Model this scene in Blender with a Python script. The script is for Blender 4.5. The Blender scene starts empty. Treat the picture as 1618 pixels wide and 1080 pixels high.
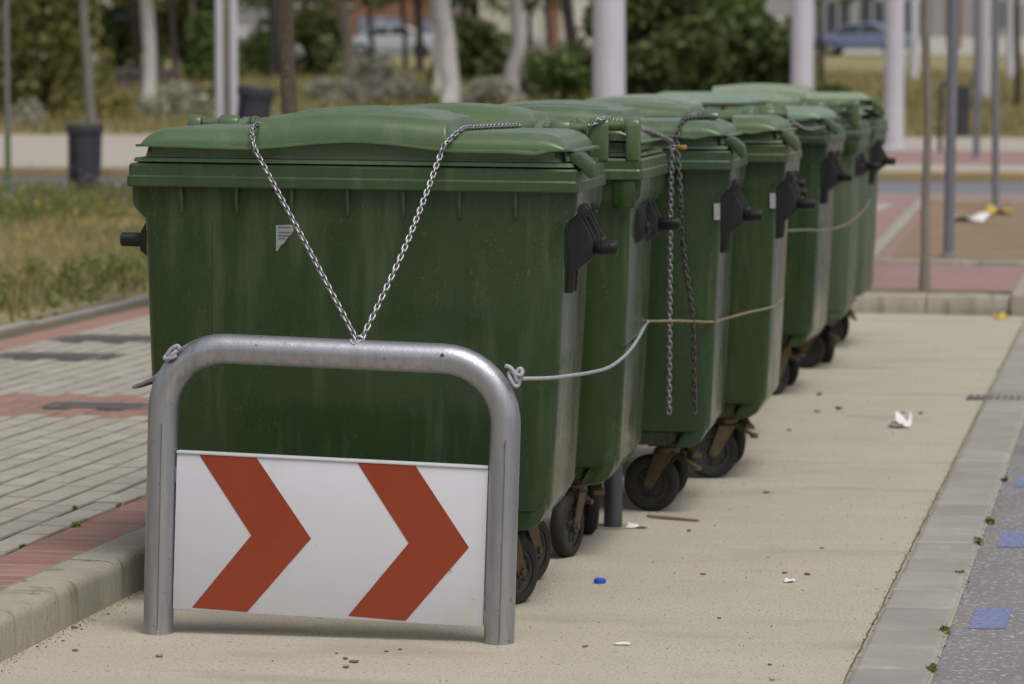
import bpy, bmesh, math, random
import numpy as np
from mathutils import Vector, Matrix, Euler

random.seed(7); rng = np.random.default_rng(7)
R = math.radians
scene = bpy.context.scene
col = scene.collection

# ------------------------------------------------------------------ camera
cam_d = bpy.data.cameras.new('camera'); cam = bpy.data.objects.new('camera', cam_d); col.objects.link(cam)
cam.location = (0, 0, 1.51)
cam.rotation_euler = (R(90 - 4.340), 0, R(10.136))
cam_d.sensor_width = 36; cam_d.sensor_fit = 'HORIZONTAL'; cam_d.lens = 5600 / 1618 * 36
cam_d.clip_start = 0.2; cam_d.clip_end = 2000
cam_d.dof.use_dof = True; cam_d.dof.focus_distance = 9.6; cam_d.dof.aperture_fstop = 4.8
scene.camera = cam

# ------------------------------------------------------------------ world, sun, exposure
SUN_EL, SUN_AZ = 62.0, 138.0         # azimuth from +Y, clockwise
world = bpy.data.worlds.new('World'); scene.world = world; world.use_nodes = True
wn = world.node_tree.nodes; wl = world.node_tree.links
bg = wn['Background']; bg.inputs[1].default_value = 0.115
sky = wn.new('ShaderNodeTexSky'); sky.sky_type = 'NISHITA'; sky.sun_disc = False
sky.sun_elevation = R(SUN_EL); sky.sun_rotation = R(SUN_AZ); sky.dust_density = 4.0; sky.air_density = 1.0
hsv = wn.new('ShaderNodeHueSaturation'); hsv.inputs['Saturation'].default_value = 0.30
wl.new(sky.outputs[0], hsv.inputs['Color']); wl.new(hsv.outputs[0], bg.inputs[0])
sd = bpy.data.lights.new('sun', 'SUN'); sun = bpy.data.objects.new('sun', sd); col.objects.link(sun)
sd.energy = 1.5; sd.angle = R(26); sd.color = (1.0, 0.965, 0.91)
_d = Vector((math.sin(R(SUN_AZ)) * math.cos(R(SUN_EL)), math.cos(R(SUN_AZ)) * math.cos(R(SUN_EL)), math.sin(R(SUN_EL))))
sun.rotation_euler = (-_d).to_track_quat('-Z', 'Y').to_euler(); sun.location = (0, 0, 30)
scene.view_settings.view_transform = 'Standard'; scene.view_settings.look = 'None'
scene.view_settings.gamma = 1.0; scene.view_settings.exposure = 0.12
scene.view_settings.use_curve_mapping = False

# ------------------------------------------------------------------ materials
MATS = {}
def mat(name, c1, c2=None, scale=4.0, rough=0.6, bump=0.0, bscale=60.0, metal=0.0, speck=None, speck_scale=80.0,
        speck_thr=0.68, stain=None, stain_scale=1.2, stain_thr=0.55, rand=0.0, spec=0.5, stretch=None, coords='Object', rough2=None, trans=0.0, soft=0.12, speck2=None):
    if name in MATS: return MATS[name]
    m = bpy.data.materials.new(name); m.use_nodes = True; MATS[name] = m
    nt = m.node_tree; N = nt.nodes; L = nt.links
    b = N['Principled BSDF']; b.inputs['Roughness'].default_value = rough; b.inputs['Metallic'].default_value = metal
    b.inputs['Specular IOR Level'].default_value = spec
    if trans: b.inputs['Transmission Weight'].default_value = trans
    if coords == 'World':
        geo = N.new('ShaderNodeNewGeometry'); vec = geo.outputs['Position']
    else:
        tc = N.new('ShaderNodeTexCoord'); vec = tc.outputs['Object']
    if stretch:
        mp = N.new('ShaderNodeMapping'); mp.inputs['Scale'].default_value = stretch; L.new(vec, mp.inputs[0]); vec2 = mp.outputs[0]
    else: vec2 = vec
    c2 = c2 or tuple(x * 0.8 for x in c1)
    n = N.new('ShaderNodeTexNoise'); n.inputs['Scale'].default_value = scale; n.inputs['Detail'].default_value = 6; n.inputs['Roughness'].default_value = 0.62
    L.new(vec2, n.inputs['Vector'])
    mx = N.new('ShaderNodeMix'); mx.data_type = 'RGBA'
    rp = N.new('ShaderNodeMapRange'); rp.inputs[1].default_value = 0.33; rp.inputs[2].default_value = 0.67
    L.new(n.outputs['Fac'], rp.inputs[0]); L.new(rp.outputs[0], mx.inputs[0])
    mx.inputs[6].default_value = (*c1, 1); mx.inputs[7].default_value = (*c2, 1); out = mx.outputs[2]
    def over(color, sc, thr, st=None, width=soft):
        nonlocal out
        n2 = N.new('ShaderNodeTexNoise'); n2.inputs['Scale'].default_value = sc; n2.inputs['Detail'].default_value = 5
        L.new(st or vec, n2.inputs['Vector'])
        r2 = N.new('ShaderNodeMapRange'); r2.inputs[1].default_value = thr; r2.inputs[2].default_value = thr + width
        L.new(n2.outputs['Fac'], r2.inputs[0])
        m2 = N.new('ShaderNodeMix'); m2.data_type = 'RGBA'; L.new(r2.outputs[0], m2.inputs[0]); L.new(out, m2.inputs[6]); m2.inputs[7].default_value = (*color, 1)
        out = m2.outputs[2]
    if stain: over(stain, stain_scale, stain_thr, vec2)
    if speck: over(speck, speck_scale, speck_thr, None, 0.05)
    if speck2: over(speck2, 48.0, .655, None, 0.05)
    if rand:
        oi = N.new('ShaderNodeObjectInfo'); mr = N.new('ShaderNodeMapRange'); mr.inputs[3].default_value = 1 - rand; mr.inputs[4].default_value = 1 + rand
        L.new(oi.outputs['Random'], mr.inputs[0])
        mm = N.new('ShaderNodeMix'); mm.data_type = 'RGBA'; mm.blend_type = 'MULTIPLY'; mm.inputs[0].default_value = 1
        L.new(out, mm.inputs[6]); L.new(mr.outputs[0], mm.inputs[7]); out = mm.outputs[2]
    L.new(out, b.inputs['Base Color'])
    if rough2 is not None:
        rr = N.new('ShaderNodeMapRange'); rr.inputs[1].default_value = .3; rr.inputs[2].default_value = .7; rr.inputs[3].default_value = rough; rr.inputs[4].default_value = rough2
        L.new(n.outputs['Fac'], rr.inputs[0]); L.new(rr.outputs[0], b.inputs['Roughness'])
    if bump:
        nb = N.new('ShaderNodeTexNoise'); nb.inputs['Scale'].default_value = bscale; nb.inputs['Detail'].default_value = 4; L.new(vec2, nb.inputs['Vector'])
        bp = N.new('ShaderNodeBump'); bp.inputs['Strength'].default_value = bump; bp.inputs['Distance'].default_value = 0.01
        L.new(nb.outputs['Fac'], bp.inputs['Height']); L.new(bp.outputs[0], b.inputs['Normal'])
    return m

def leaf_mat(name, c1, c2, rough=0.55):
    if name in MATS: return MATS[name]
    m = bpy.data.materials.new(name); m.use_nodes = True; MATS[name] = m
    N = m.node_tree.nodes; L = m.node_tree.links; b = N['Principled BSDF']
    geo = N.new('ShaderNodeNewGeometry'); mx = N.new('ShaderNodeMix'); mx.data_type = 'RGBA'
    L.new(geo.outputs['Random Per Island'], mx.inputs[0]); mx.inputs[6].default_value = (*c1, 1); mx.inputs[7].default_value = (*c2, 1)
    L.new(mx.outputs[2], b.inputs['Base Color']); b.inputs['Roughness'].default_value = rough
    b.inputs['Specular IOR Level'].default_value = 0.3
    tr = N.new('ShaderNodeBsdfTranslucent'); L.new(mx.outputs[2], tr.inputs[0])
    ms = N.new('ShaderNodeMixShader'); ms.inputs[0].default_value = 0.25
    L.new(b.outputs[0], ms.inputs[1]); L.new(tr.outputs[0], ms.inputs[2]); L.new(ms.outputs[0], N['Material Output'].inputs[0])
    return m

# container plastic: green with vertical weathering, pale scratches and specks
def plastic(name, c1, c2, pale, rough, wear):
    m = bpy.data.materials.new(name); m.use_nodes = True; MATS[name] = m
    N = m.node_tree.nodes; L = m.node_tree.links; b = N['Principled BSDF']
    tc = N.new('ShaderNodeTexCoord'); oi = N.new('ShaderNodeObjectInfo')
    off = N.new('ShaderNodeVectorMath'); off.operation = 'MULTIPLY_ADD'; off.inputs[1].default_value = (1, 1, 1)
    cmb = N.new('ShaderNodeCombineXYZ'); ml = N.new('ShaderNodeMath'); ml.operation = 'MULTIPLY'; ml.inputs[1].default_value = 37.0
    L.new(oi.outputs['Random'], ml.inputs[0]); L.new(ml.outputs[0], cmb.inputs[0]); L.new(ml.outputs[0], cmb.inputs[2])
    L.new(tc.outputs['Object'], off.inputs[0]); L.new(cmb.outputs[0], off.inputs[2]); V = off.outputs[0]
    def noise(sc, st, det=5):
        mp = N.new('ShaderNodeMapping'); mp.inputs['Scale'].default_value = st; L.new(V, mp.inputs[0])
        n = N.new('ShaderNodeTexNoise'); n.inputs['Scale'].default_value = sc; n.inputs['Detail'].default_value = det; n.inputs['Roughness'].default_value = .6
        L.new(mp.outputs[0], n.inputs['Vector']); return n.outputs['Fac']
    def rng_(s, a, c, o0=0., o1=1.):
        r = N.new('ShaderNodeMapRange'); r.inputs[1].default_value = a; r.inputs[2].default_value = c; r.inputs[3].default_value = o0; r.inputs[4].default_value = o1
        L.new(s, r.inputs[0]); return r.outputs[0]
    def mix(f, a, bcol):
        x = N.new('ShaderNodeMix'); x.data_type = 'RGBA'; L.new(f, x.inputs[0])
        if isinstance(a, tuple): x.inputs[6].default_value = (*a, 1)
        else: L.new(a, x.inputs[6])
        x.inputs[7].default_value = (*bcol, 1); return x.outputs[2]
    def mul(a, c):
        x = N.new('ShaderNodeMath'); x.operation = 'MULTIPLY'; L.new(a, x.inputs[0])
        if isinstance(c, float): x.inputs[1].default_value = c
        else: L.new(c, x.inputs[1])
        return x.outputs[0]
    c = mix(rng_(noise(2.2, (1.6, 1.6, .5)), .35, .65), c1, c2)
    c = mix(mul(rng_(noise(5, (3, 3, .35)), .52, .75), .35 * wear + .05), c, pale)                       # vertical run-off fading
    patch = rng_(noise(2.6, (1, 1, 1)), .44, .62)
    c = mix(mul(mul(rng_(noise(110, (1.6, 1.6, .6), 4), .61, .68), patch), .55 * wear), c, pale)        # scuffs
    c = mix(mul(mul(rng_(noise(120, (.22, .22, 2.2), 2), .66, .70), patch), .32 * wear), c, pale)         # sideways scratches
    c = mix(mul(rng_(noise(160, (1, 1, 1), 2), .71, .75), .6 * wear), c, tuple(min(1, x * 1.7) for x in pale))
    c = mix(mul(rng_(noise(3.1, (1.3, 1.3, .8)), .6, .8), .5), c, (.045, .040, .026))                      # brown grime
    tn = N.new('ShaderNodeMix'); tn.data_type = 'RGBA'; tn.blend_type = 'MULTIPLY'; tn.inputs[0].default_value = 1; L.new(c, tn.inputs[6]); L.new(oi.outputs['Color'], tn.inputs[7]); c = tn.outputs[2]
    L.new(c, b.inputs['Base Color'])
    L.new(rng_(noise(6, (1, 1, .6)), .3, .7, rough - .07, rough + .12), b.inputs['Roughness'])
    bp = N.new('ShaderNodeBump'); bp.inputs['Strength'].default_value = .08; bp.inputs['Distance'].default_value = .01
    L.new(noise(9, (1, 1, .6), 3), bp.inputs['Height']); L.new(bp.outputs[0], b.inputs['Normal'])
    return m
M_BODY = plastic('green_plastic_body', (.023, .050, .0135), (.0185, .042, .0125), (.125, .16, .09), .23, .9)
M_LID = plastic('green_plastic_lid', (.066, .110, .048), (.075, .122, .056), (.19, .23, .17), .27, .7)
M_LID2 = plastic('faded_green_plastic_lid', (.15, .21, .145), (.18, .24, .17), (.30, .34, .28), .32, .45)  # far lids: pale sky reflection painted into the weathered green
M_LIP = plastic('worn_green_lip', (.075, .135, .060), (.060, .115, .048), (.20, .25, .16), .40, .5)
M_RIM = plastic('green_plastic_rim', (.033, .066, .022), (.028, .057, .020), (.15, .18, .11), .34, .8)
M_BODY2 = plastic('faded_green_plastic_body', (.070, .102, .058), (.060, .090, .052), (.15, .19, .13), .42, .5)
M_BLACK = mat('black_plastic', (.006, .006, .0075), (.010, .010, .0125), 8, .34, .15, 120)
M_RUBBER = mat('tyre_rubber', (.009, .009, .009), (.017, .016, .015), 14, .75, .2, 90)
M_HUB = mat('hub_plastic', (.02, .021, .023), (.032, .032, .033), 10, .55)
M_ZINC = mat('zinc_fork', (.15, .11, .055), (.085, .065, .038), 16, .5, .2, 80, metal=.6, stain=(.09, .05, .028), stain_scale=9, stain_thr=.55)
M_CHAIN = mat('chain_steel', (.40, .40, .42), (.27, .26, .26), 30, .38, metal=.85, stain=(.14, .085, .05), stain_scale=24, stain_thr=.66)
M_CHAIN_D = mat('dark_chain_steel', (.13, .125, .12), (.08, .075, .07), 30, .5, metal=.8, stain=(.08, .045, .025), stain_scale=24, stain_thr=.58)
M_GALV = mat('galvanised_steel', (.44, .445, .48), (.33, .335, .365), 14, .33, .15, 110, metal=.86, stretch=(3, 3, .35), speck=(.22, .22, .24), speck_scale=55, speck_thr=.66, stain=(.26, .25, .25), stain_scale=5, stain_thr=.6, rough2=.48)
M_DARKSTEEL = mat('dark_grey_steel', (.075, .078, .088), (.055, .057, .064), 9, .5, .1, 90, metal=.3)
M_SEAM = mat('weld_seam_steel', (.25, .25, .255), (.19, .19, .195), 20, .55, metal=.6)
M_POST = mat('grey_painted_steel', (.17, .175, .20), (.14, .145, .165), 6, .5)
M_WHITE = mat('white_sign_face', (.60, .60, .645), (.565, .565, .605), 3, .30, speck=(.33, .31, .28), speck_scale=30, speck_thr=.72, stain=(.55, .54, .53), stain_scale=4.6, stain_thr=.58)
M_RED = mat('red_sign_film', (.28, .042, .011), (.25, .036, .010), 5, .38, speck=(.46, .20, .14), speck_scale=60, speck_thr=.75)
M_COLUMN = mat('white_lamp_column', (.54, .53, .585), (.49, .48, .53), 2, .5)
M_CONC = mat('bay_concrete', (.487, .440, .355), (.440, .395, .310), 3.0, .85, .7, 190, coords='World', stretch=(.45, 1.3, 1), speck=(.33, .295, .24), speck_scale=115, speck_thr=.545,
             stain=(.375, .335, .275), stain_scale=2.6, stain_thr=.56, speck2=(.19, .16, .12))
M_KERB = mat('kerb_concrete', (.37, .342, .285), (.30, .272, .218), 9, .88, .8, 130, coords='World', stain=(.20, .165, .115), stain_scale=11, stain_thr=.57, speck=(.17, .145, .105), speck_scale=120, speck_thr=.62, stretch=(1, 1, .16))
M_FLUSH = mat('flush_kerb_block', (.315, .292, .262), (.262, .242, .220), 5, .8, .35, 120, rand=.10, coords='World', stain=(.36, .335, .29), stain_scale=6, stain_thr=.62)
M_MORTAR = mat('pale_mortar', (.38, .35, .29), (.32, .29, .235), 9, .9, .5, 120, coords='World')
M_GREYBRICK = mat('grey_paving_brick', (.355, .330, .283), (.315, .290, .247), 9, .82, .35, 170, rand=.09, coords='World', speck=(.22, .20, .155), speck_scale=50, speck_thr=.68)
M_REDBRICK = mat('red_paving_brick', (.31, .155, .128), (.26, .128, .106), 9, .82, .35, 170, rand=.12, coords='World', speck=(.17, .10, .08), speck_scale=50, speck_thr=.68)
M_JOINT = mat('joint_sand', (.12, .10, .065), (.09, .08, .045), 12, .95, .5, 120, coords='World')
M_DIRT = mat('dirty_brick_edge', (.21, .185, .145), (.25, .22, .175), 30, .95, coords='World')
M_ASPH = mat('asphalt', (.235, .220, .222), (.195, .184, .187), 2.5, .85, .9, 130, coords='World', speck=(.42, .40, .40), speck_scale=55, speck_thr=.585, stain=(.15, .142, .14), stain_scale=1.1, stain_thr=.55)
M_ASPH2 = mat('blue_grey_asphalt', (.165, .16, .185), (.145, .142, .165), 1.0, .85, coords='World')
M_BLUE = mat('blue_road_paint', (.17, .215, .47), (.20, .235, .42), 14, .8, .9, 130, coords='World', stain=(.19, .18, .19), stain_scale=30, stain_thr=.54, speck=(.17, .16, .165), speck_scale=75, speck_thr=.55)
M_SOIL = mat('dry_soil', (.25, .17, .098), (.19, .13, .078), 1.6, .95, .6, 30, coords='World', speck=(.14, .09, .05), speck_scale=14, speck_thr=.64)
M_FARPAVE = mat('pale_pavement', (.38, .345, .30), (.34, .305, .265), .6, .85, coords='World')
M_REDPAVE = mat('pink_red_pavement', (.30, .185, .165), (.26, .155, .14), 1.2, .85, coords='World', speck=(.22, .135, .12), speck_scale=20, speck_thr=.58)
M_YELKERB = mat('ochre_kerb', (.33, .24, .11), (.27, .20, .10), 1.0, .85, coords='World')
M_GRASSG = mat('dry_grass_ground', (.30, .24, .12), (.19, .18, .07), .9, .95, .8, 25, coords='World', stain=(.26, .20, .115), stain_scale=.5, stain_thr=.52, speck=(.07, .075, .025), speck_scale=6, speck_thr=.58)
M_BARK = mat('brown_bark', (.125, .098, .068), (.085, .066, .046), 16, .9, .8, 40, stretch=(1, 1, .4), speck=(.21, .18, .14), speck_scale=26, speck_thr=.64)
M_PALEBARK = mat('pale_bark', (.60, .58, .575), (.47, .45, .445), 2.2, .85, .4, 14, stain=(.12, .105, .09), stain_scale=2.5, stain_thr=.62)
M_GREYBARK = mat('grey_bark', (.23, .205, .175), (.16, .14, .115), 3, .9, .4, 16)
M_DARKBARK = mat('dark_bark', (.06, .05, .042), (.04, .034, .028), 3, .9)
M_ROPE = mat('straw_rope', (.27, .215, .125), (.19, .15, .085), 60, .8, .6, 240)
M_CABLE = mat('grey_cable', (.36, .36, .40), (.28, .28, .31), 40, .5, .3, 200)
M_CABLE2 = mat('faded_rope', (.20, .18, .13), (.15, .13, .09), 60, .8)
M_BRASS = mat('brass', (.55, .36, .10), (.42, .27, .07), 20, .4, metal=.8)
M_PAPER = mat('white_paper', (.74, .73, .72), (.62, .61, .6), 20, .8)
M_STICKER = mat('torn_sticker', (.27, .27, .28), (.23, .23, .24), 20, .6)
M_DARKINK = mat('grey_ink', (.10, .11, .12))
M_BLUEPL = mat('blue_plastic', (.02, .10, .55), (.018, .09, .5), 20, .4)
M_DRY = mat('dry_leaf', (.20, .125, .06), (.12, .07, .035), 30, .9, rand=.3)
M_STONE = mat('pebble', (.27, .20, .12), (.19, .14, .085), 30, .9, rand=.25)
M_GRIT = leaf_mat('grit', (.09, .07, .045), (.24, .19, .125), .9)
M_IRON = mat('iron_cover', (.155, .135, .14), (.115, .10, .105), 20, .7, .5, 60, coords='World')
M_BINP = mat('litter_bin_plastic', (.045, .046, .058), (.036, .037, .046), 4, .6)
M_YELLOW = mat('yellow_scrap', (.60, .40, .03), (.5, .33, .03), 20, .7)
LF_OLIVE = leaf_mat('olive_leaves', (.11, .125, .032), (.25, .22, .068))
LF_GREEN = leaf_mat('green_leaves', (.075, .12, .028), (.18, .25, .07))
LF_DARK = leaf_mat('dark_leaves', (.045, .065, .022), (.15, .18, .06))
LF_GRASS = leaf_mat('grass_blades', (.22, .20, .075), (.46, .37, .19))
LF_GRASSG = leaf_mat('green_blades', (.085, .12, .035), (.22, .23, .08))
LF_WEED = leaf_mat('weed_leaves', (.13, .16, .04), (.30, .32, .11))
LF_SAGE = leaf_mat('sage_leaves', (.22, .23, .165), (.48, .47, .40))
LF_PURPLE = leaf_mat('purple_flowers', (.26, .22, .42), (.36, .33, .52))
LF_YEL = leaf_mat('yellow_flowers', (.45, .32, .05), (.58, .45, .09))

# ------------------------------------------------------------------ mesh helpers
class MB:
    def __init__(s): s.v = []; s.f = []
    def add(s, vs, fs):
        o = len(s.v); s.v += [tuple(x) for x in vs]; s.f += [tuple(i + o for i in f) for f in fs]; return s
    def box(s, x0, x1, y0, y1, z0, z1, m=None):
        vs = [Vector(p) for p in ((x0, y0, z0), (x1, y0, z0), (x1, y1, z0), (x0, y1, z0), (x0, y0, z1), (x1, y0, z1), (x1, y1, z1), (x0, y1, z1))]
        if m: vs = [m @ p for p in vs]
        return s.add(vs, [(3, 2, 1, 0), (4, 5, 6, 7), (0, 1, 5, 4), (1, 2, 6, 5), (2, 3, 7, 6), (3, 0, 4, 7)])
    def tube(s, pts, r, n=10, caps=True, closed=False, flat=1.0):
        pts = [Vector(p) for p in pts]; k = len(pts); rr = r if isinstance(r, (list, tuple)) else [r] * k
        up = None; rings = []
        for i, p in enumerate(pts):
            if closed: t = pts[(i + 1) % k] - pts[i - 1]
            else: t = pts[min(i + 1, k - 1)] - pts[max(i - 1, 0)]
            t.normalize()
            if up is None:
                a = Vector((0, 0, 1)) if abs(t.z) < .9 else Vector((1, 0, 0)); up = (a - t * a.dot(t)).normalized()
            else: up = (up - t * up.dot(t)).normalized()
            sd_ = t.cross(up)
            rings.append([p + (up * math.cos(2 * math.pi * j / n) + sd_ * math.sin(2 * math.pi * j / n) * flat) * rr[i] for j in range(n)])
        vs = [q for g in rings for q in g]; fs = []
        for i in range(k if closed else k - 1):
            a = i * n; b_ = ((i + 1) % k) * n
            for j in range(n): fs.append((a + j, a + (j + 1) % n, b_ + (j + 1) % n, b_ + j))
        if caps and not closed:
            fs.append(tuple(range(n - 1, -1, -1))); fs.append(tuple((k - 1) * n + j for j in range(n)))
        return s.add(vs, fs)
    def cyl(s, p0, p1, r, n=14): return s.tube([p0, p1], r, n)
    def lathe(s, prof, axis='x', c=(0, 0, 0), n=28):
        vs = []; fs = []; k = len(prof)
        for j in range(n):
            a = 2 * math.pi * j / n
            for (r, h) in prof:
                if axis == 'x': vs.append((c[0] + h, c[1] + r * math.cos(a), c[2] + r * math.sin(a)))
                elif axis == 'y': vs.append((c[0] + r * math.cos(a), c[1] + h, c[2] + r * math.sin(a)))
                else: vs.append((c[0] + r * math.cos(a), c[1] + r * math.sin(a), c[2] + h))
        for j in range(n):
            for i in range(k - 1): fs.append((j * k + i, ((j + 1) % n) * k + i, ((j + 1) % n) * k + i + 1, j * k + i + 1))
        return s.add(vs, fs)
    def prism(s, prof, a0, a1, axis='y'):      # profile in the plane across `axis`
        k = len(prof); vs = []
        for a in (a0, a1):
            for (u, w) in prof: vs.append((u, a, w) if axis == 'y' else ((a, u, w) if axis == 'x' else (u, w, a)))
        fs = [tuple(range(k)), tuple(range(2 * k - 1, k - 1, -1))] + [(i, i + k, (i + 1) % k + k, (i + 1) % k) for i in range(k)]
        return s.add(vs, fs)
    def loft(s, rings, cap0=True, cap1=True):
        n = len(rings[0]); vs = [p for g in rings for p in g]; fs = []
        for i in range(len(rings) - 1):
            for j in range(n): fs.append((i * n + j, i * n + (j + 1) % n, (i + 1) * n + (j + 1) % n, (i + 1) * n + j))
        if cap0: fs.append(tuple(range(n - 1, -1, -1)))
        if cap1: fs.append(tuple((len(rings) - 1) * n + j for j in range(n)))
        return s.add(vs, fs)
    def mesh(s, name, m, bevel=0, smooth=35, seg=2):
        me = bpy.data.meshes.new(name); me.from_pydata(s.v, [], s.f); me.update()
        bm = bmesh.new(); bm.from_mesh(me); bmesh.ops.recalc_face_normals(bm, faces=bm.faces)
        if bevel:
            es = [e for e in bm.edges if len(e.link_faces) == 2 and e.calc_face_angle(0) > R(32)]
            bmesh.ops.bevel(bm, geom=es, offset=bevel, segments=seg, affect='EDGES', profile=.5, clamp_overlap=True)
        bm.to_mesh(me); bm.free(); me.materials.append(m)
        if smooth: me.shade_smooth(); me.set_sharp_from_angle(angle=R(smooth))
        return me
    def build(s, name, m, parent=None, **kw): return put(name, s.mesh(name, m, **kw), parent)

def put(name, me, parent=None):
    o = bpy.data.objects.new(name, me); col.objects.link(o)
    if parent: o.parent = parent
    return o
def empty(name, loc, rot=(0, 0, 0)):
    o = bpy.data.objects.new(name, None); col.objects.link(o); o.location = loc; o.rotation_euler = rot; o.empty_display_size = .2; return o
def tag(o, label=None, cat=None, group=None, kind=None):
    if label: o['label'] = label
    if cat: o['category'] = cat
    if group: o['group'] = group
    if kind: o['kind'] = kind
    return o
def copy_tree(o, parent=None):
    c = o.copy(); col.objects.link(c); c.parent = parent
    for ch in list(o.children): copy_tree(ch, c)
    return c
def sheet(name, pts, z, m, parent=None, kind='structure'):
    me = bpy.data.meshes.new(name); me.from_pydata([(x, y, z) for x, y in pts], [], [tuple(range(len(pts)))]); me.materials.append(m)
    o = put(name, me, parent)
    if kind and not parent: o['kind'] = kind
    return o
def quads(name, P, S, m, parent=None, aspect=1.0, up=0.0, seed=1):
    """many small leaf quads: P (n,3) centres, S (n,) sizes"""
    g = np.random.default_rng(seed); n = len(P)
    a = g.normal(size=(n, 3)); a[:, 2] += up; a /= np.linalg.norm(a, axis=1)[:, None]
    b = g.normal(size=(n, 3)); b -= a * (a * b).sum(1)[:, None]; b /= np.linalg.norm(b, axis=1)[:, None]
    a = a * S[:, None] * aspect; b = b * S[:, None]
    V = np.stack([P - a * .5, P + b * .5, P + a * .5, P - b * .5], 1).reshape(-1, 3)
    me = bpy.data.meshes.new(name); me.vertices.add(4 * n); me.vertices.foreach_set('co', V.astype(np.float32).ravel())
    me.loops.add(4 * n); me.loops.foreach_set('vertex_index', np.arange(4 * n, dtype=np.int32))
    me.polygons.add(n); me.polygons.foreach_set('loop_start', np.arange(0, 4 * n, 4, dtype=np.int32))
    me.update(calc_edges=True); me.materials.append(m)
    return put(name, me, parent) if parent is not False else me
def blades(name, P, H, m, lean=.35, w=.012, seed=2):
    g = np.random.default_rng(seed); n = len(P)
    an = g.uniform(0, 2 * np.pi, n); d = np.stack([np.cos(an), np.sin(an), np.zeros(n)], 1)
    la = g.uniform(0, 2 * np.pi, n); l = np.stack([np.cos(la), np.sin(la), np.zeros(n)], 1) * (g.uniform(.1, 1, n) * lean * H)[:, None]
    tip = P + l; tip[:, 2] += H
    V = np.stack([P - d * w * .5, P + d * w * .5, tip], 1).reshape(-1, 3)
    me = bpy.data.meshes.new(name); me.vertices.add(3 * n); me.vertices.foreach_set('co', V.astype(np.float32).ravel())
    me.loops.add(3 * n); me.loops.foreach_set('vertex_index', np.arange(3 * n, dtype=np.int32))
    me.polygons.add(n); me.polygons.foreach_set('loop_start', np.arange(0, 3 * n, 3, dtype=np.int32))
    me.update(calc_edges=True); me.materials.append(m); return me

# ------------------------------------------------------------------ terrain and roads
def terr(X, Y):
    if Y >= 77: return .10 + .0285 * (min(Y, 155) - 77)
    if X < -6.28 and Y < 40.6: return .105
    return -.06
def make_ground():
    xs = [-420, -150, -80, -50, -35, -25, -18, -12, -9, -6.30, -6.26, 0, 9.5, 9.6, 20, 35, 60, 150, 420]
    ys = [-60, 0, 10, 20, 30, 40.5, 40.8, 50, 76.9, 77, 85, 95, 105, 115, 125, 135, 145, 155, 200, 300, 700]
    vs = []; fs = []
    for y in ys:
        for x in xs:
            z = terr(x, y)
            if x > 9.55 and y < 40.6: z = .1
            vs.append((x, y, z))
    n = len(xs)
    for j in range(len(ys) - 1):
        for i in range(n - 1): fs.append((j * n + i, j * n + i + 1, (j + 1) * n + i + 1, (j + 1) * n + i))
    me = bpy.data.meshes.new('ground'); me.from_pydata(vs, [], fs); me.materials.append(M_GRASSG); me.shade_smooth(); me.set_sharp_from_angle(angle=R(20))
    return tag(put('ground', me), kind='structure')
make_ground()
sheet('parking_bay', [(-2.885, -6), (-.722, -6), (-.722, 22.2), (-2.885, 22.6)], 0.0, M_CONC)
road = sheet('road', [(-.51, -10), (9.5, -10), (9.5, 41.2), (-.51, 41.2)], -.004, M_ASPH)
sheet('cross_street', [(-80, 41.2), (80, 41.2), (80, 50), (-80, 50)], -.006, M_ASPH2)
for y0, y1, x0, x1 in ((9.66, 10.06, -.462, -.362), (11.36, 11.74, -.455, -.352), (13.05, 13.42, -.455, -.350), (14.75, 15.1, -.455, -.35), (16.4, 16.78, -.455, -.35), (18.1, 18.45, -.455, -.35), (7.95, 8.33, -.46, -.36)):
    g = random.Random(int(y0 * 10)); q = []
    for ax, ay, bx, by in ((x0, y0, x1, y0 + .01), (x1, y0 + .01, x1 + .004, y1), (x1 + .004, y1, x0 + .004, y1 - .012), (x0 + .004, y1 - .012, x0, y0)):
        for t in np.linspace(0, 1, 12)[:-1]: q.append((ax + (bx - ax) * t + g.uniform(-.003, .003), ay + (by - ay) * t + g.uniform(-.006, .006)))
    o = sheet('lane_marking', q, -.0022, M_BLUE, parent=road)

# flush kerb between the bay and the asphalt: separate concrete blocks
fk = tag(sheet('flush_kerb', [(-.722, -6), (-.51, -6), (-.51, 22.0), (-.722, 22.0)], -.002, M_MORTAR), kind='structure')
jt = MB(); jl = [(-.7225 + random.uniform(-.0025, .0025), y_, random.uniform(.0006, .0026)) for y_ in np.arange(6.5, 21.9, .06)]
jt.add([(x_ - w_, y_, .0016) for x_, y_, w_ in jl] + [(x_ + w_ + .001, y_, .0016) for x_, y_, w_ in jl], [(k_, k_ + 1, k_ + 1 + len(jl), k_ + len(jl)) for k_ in range(len(jl) - 1)])
jt.build('dirt_joint', mat('dirt_joint', (.13, .11, .07), (.09, .085, .04), 30, .95, coords='World'), fk, smooth=0)
blk = MB(); w, l, c = .0985, .166, .012
blk.add([(-w, -l, -.03), (w, -l, -.03), (w, l, -.03), (-w, l, -.03), (-w, -l, .001), (w, -l, .001), (w, l, .001), (-w, l, .001),
         (-w + c, -l + c, .006), (w - c, -l + c, .006), (w - c, l - c, .006), (-w + c, l - c, .006)],
        [(0, 1, 5, 4), (1, 2, 6, 5), (2, 3, 7, 6), (3, 0, 4, 7), (4, 5, 9, 8), (5, 6, 10, 9), (6, 7, 11, 10), (7, 4, 8, 11), (8, 9, 10, 11)])
blk_me = blk.mesh('kerb_block', M_FLUSH, smooth=20)
y = 7.0
while y < 21.8:
    o = put('kerb_block', blk_me, fk); o.location = (-.6165 + random.uniform(-.003, .003), y, random.uniform(-.0015, .001)); o.rotation_euler = (0, 0, random.uniform(-.006, .006)); y += .350

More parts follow.
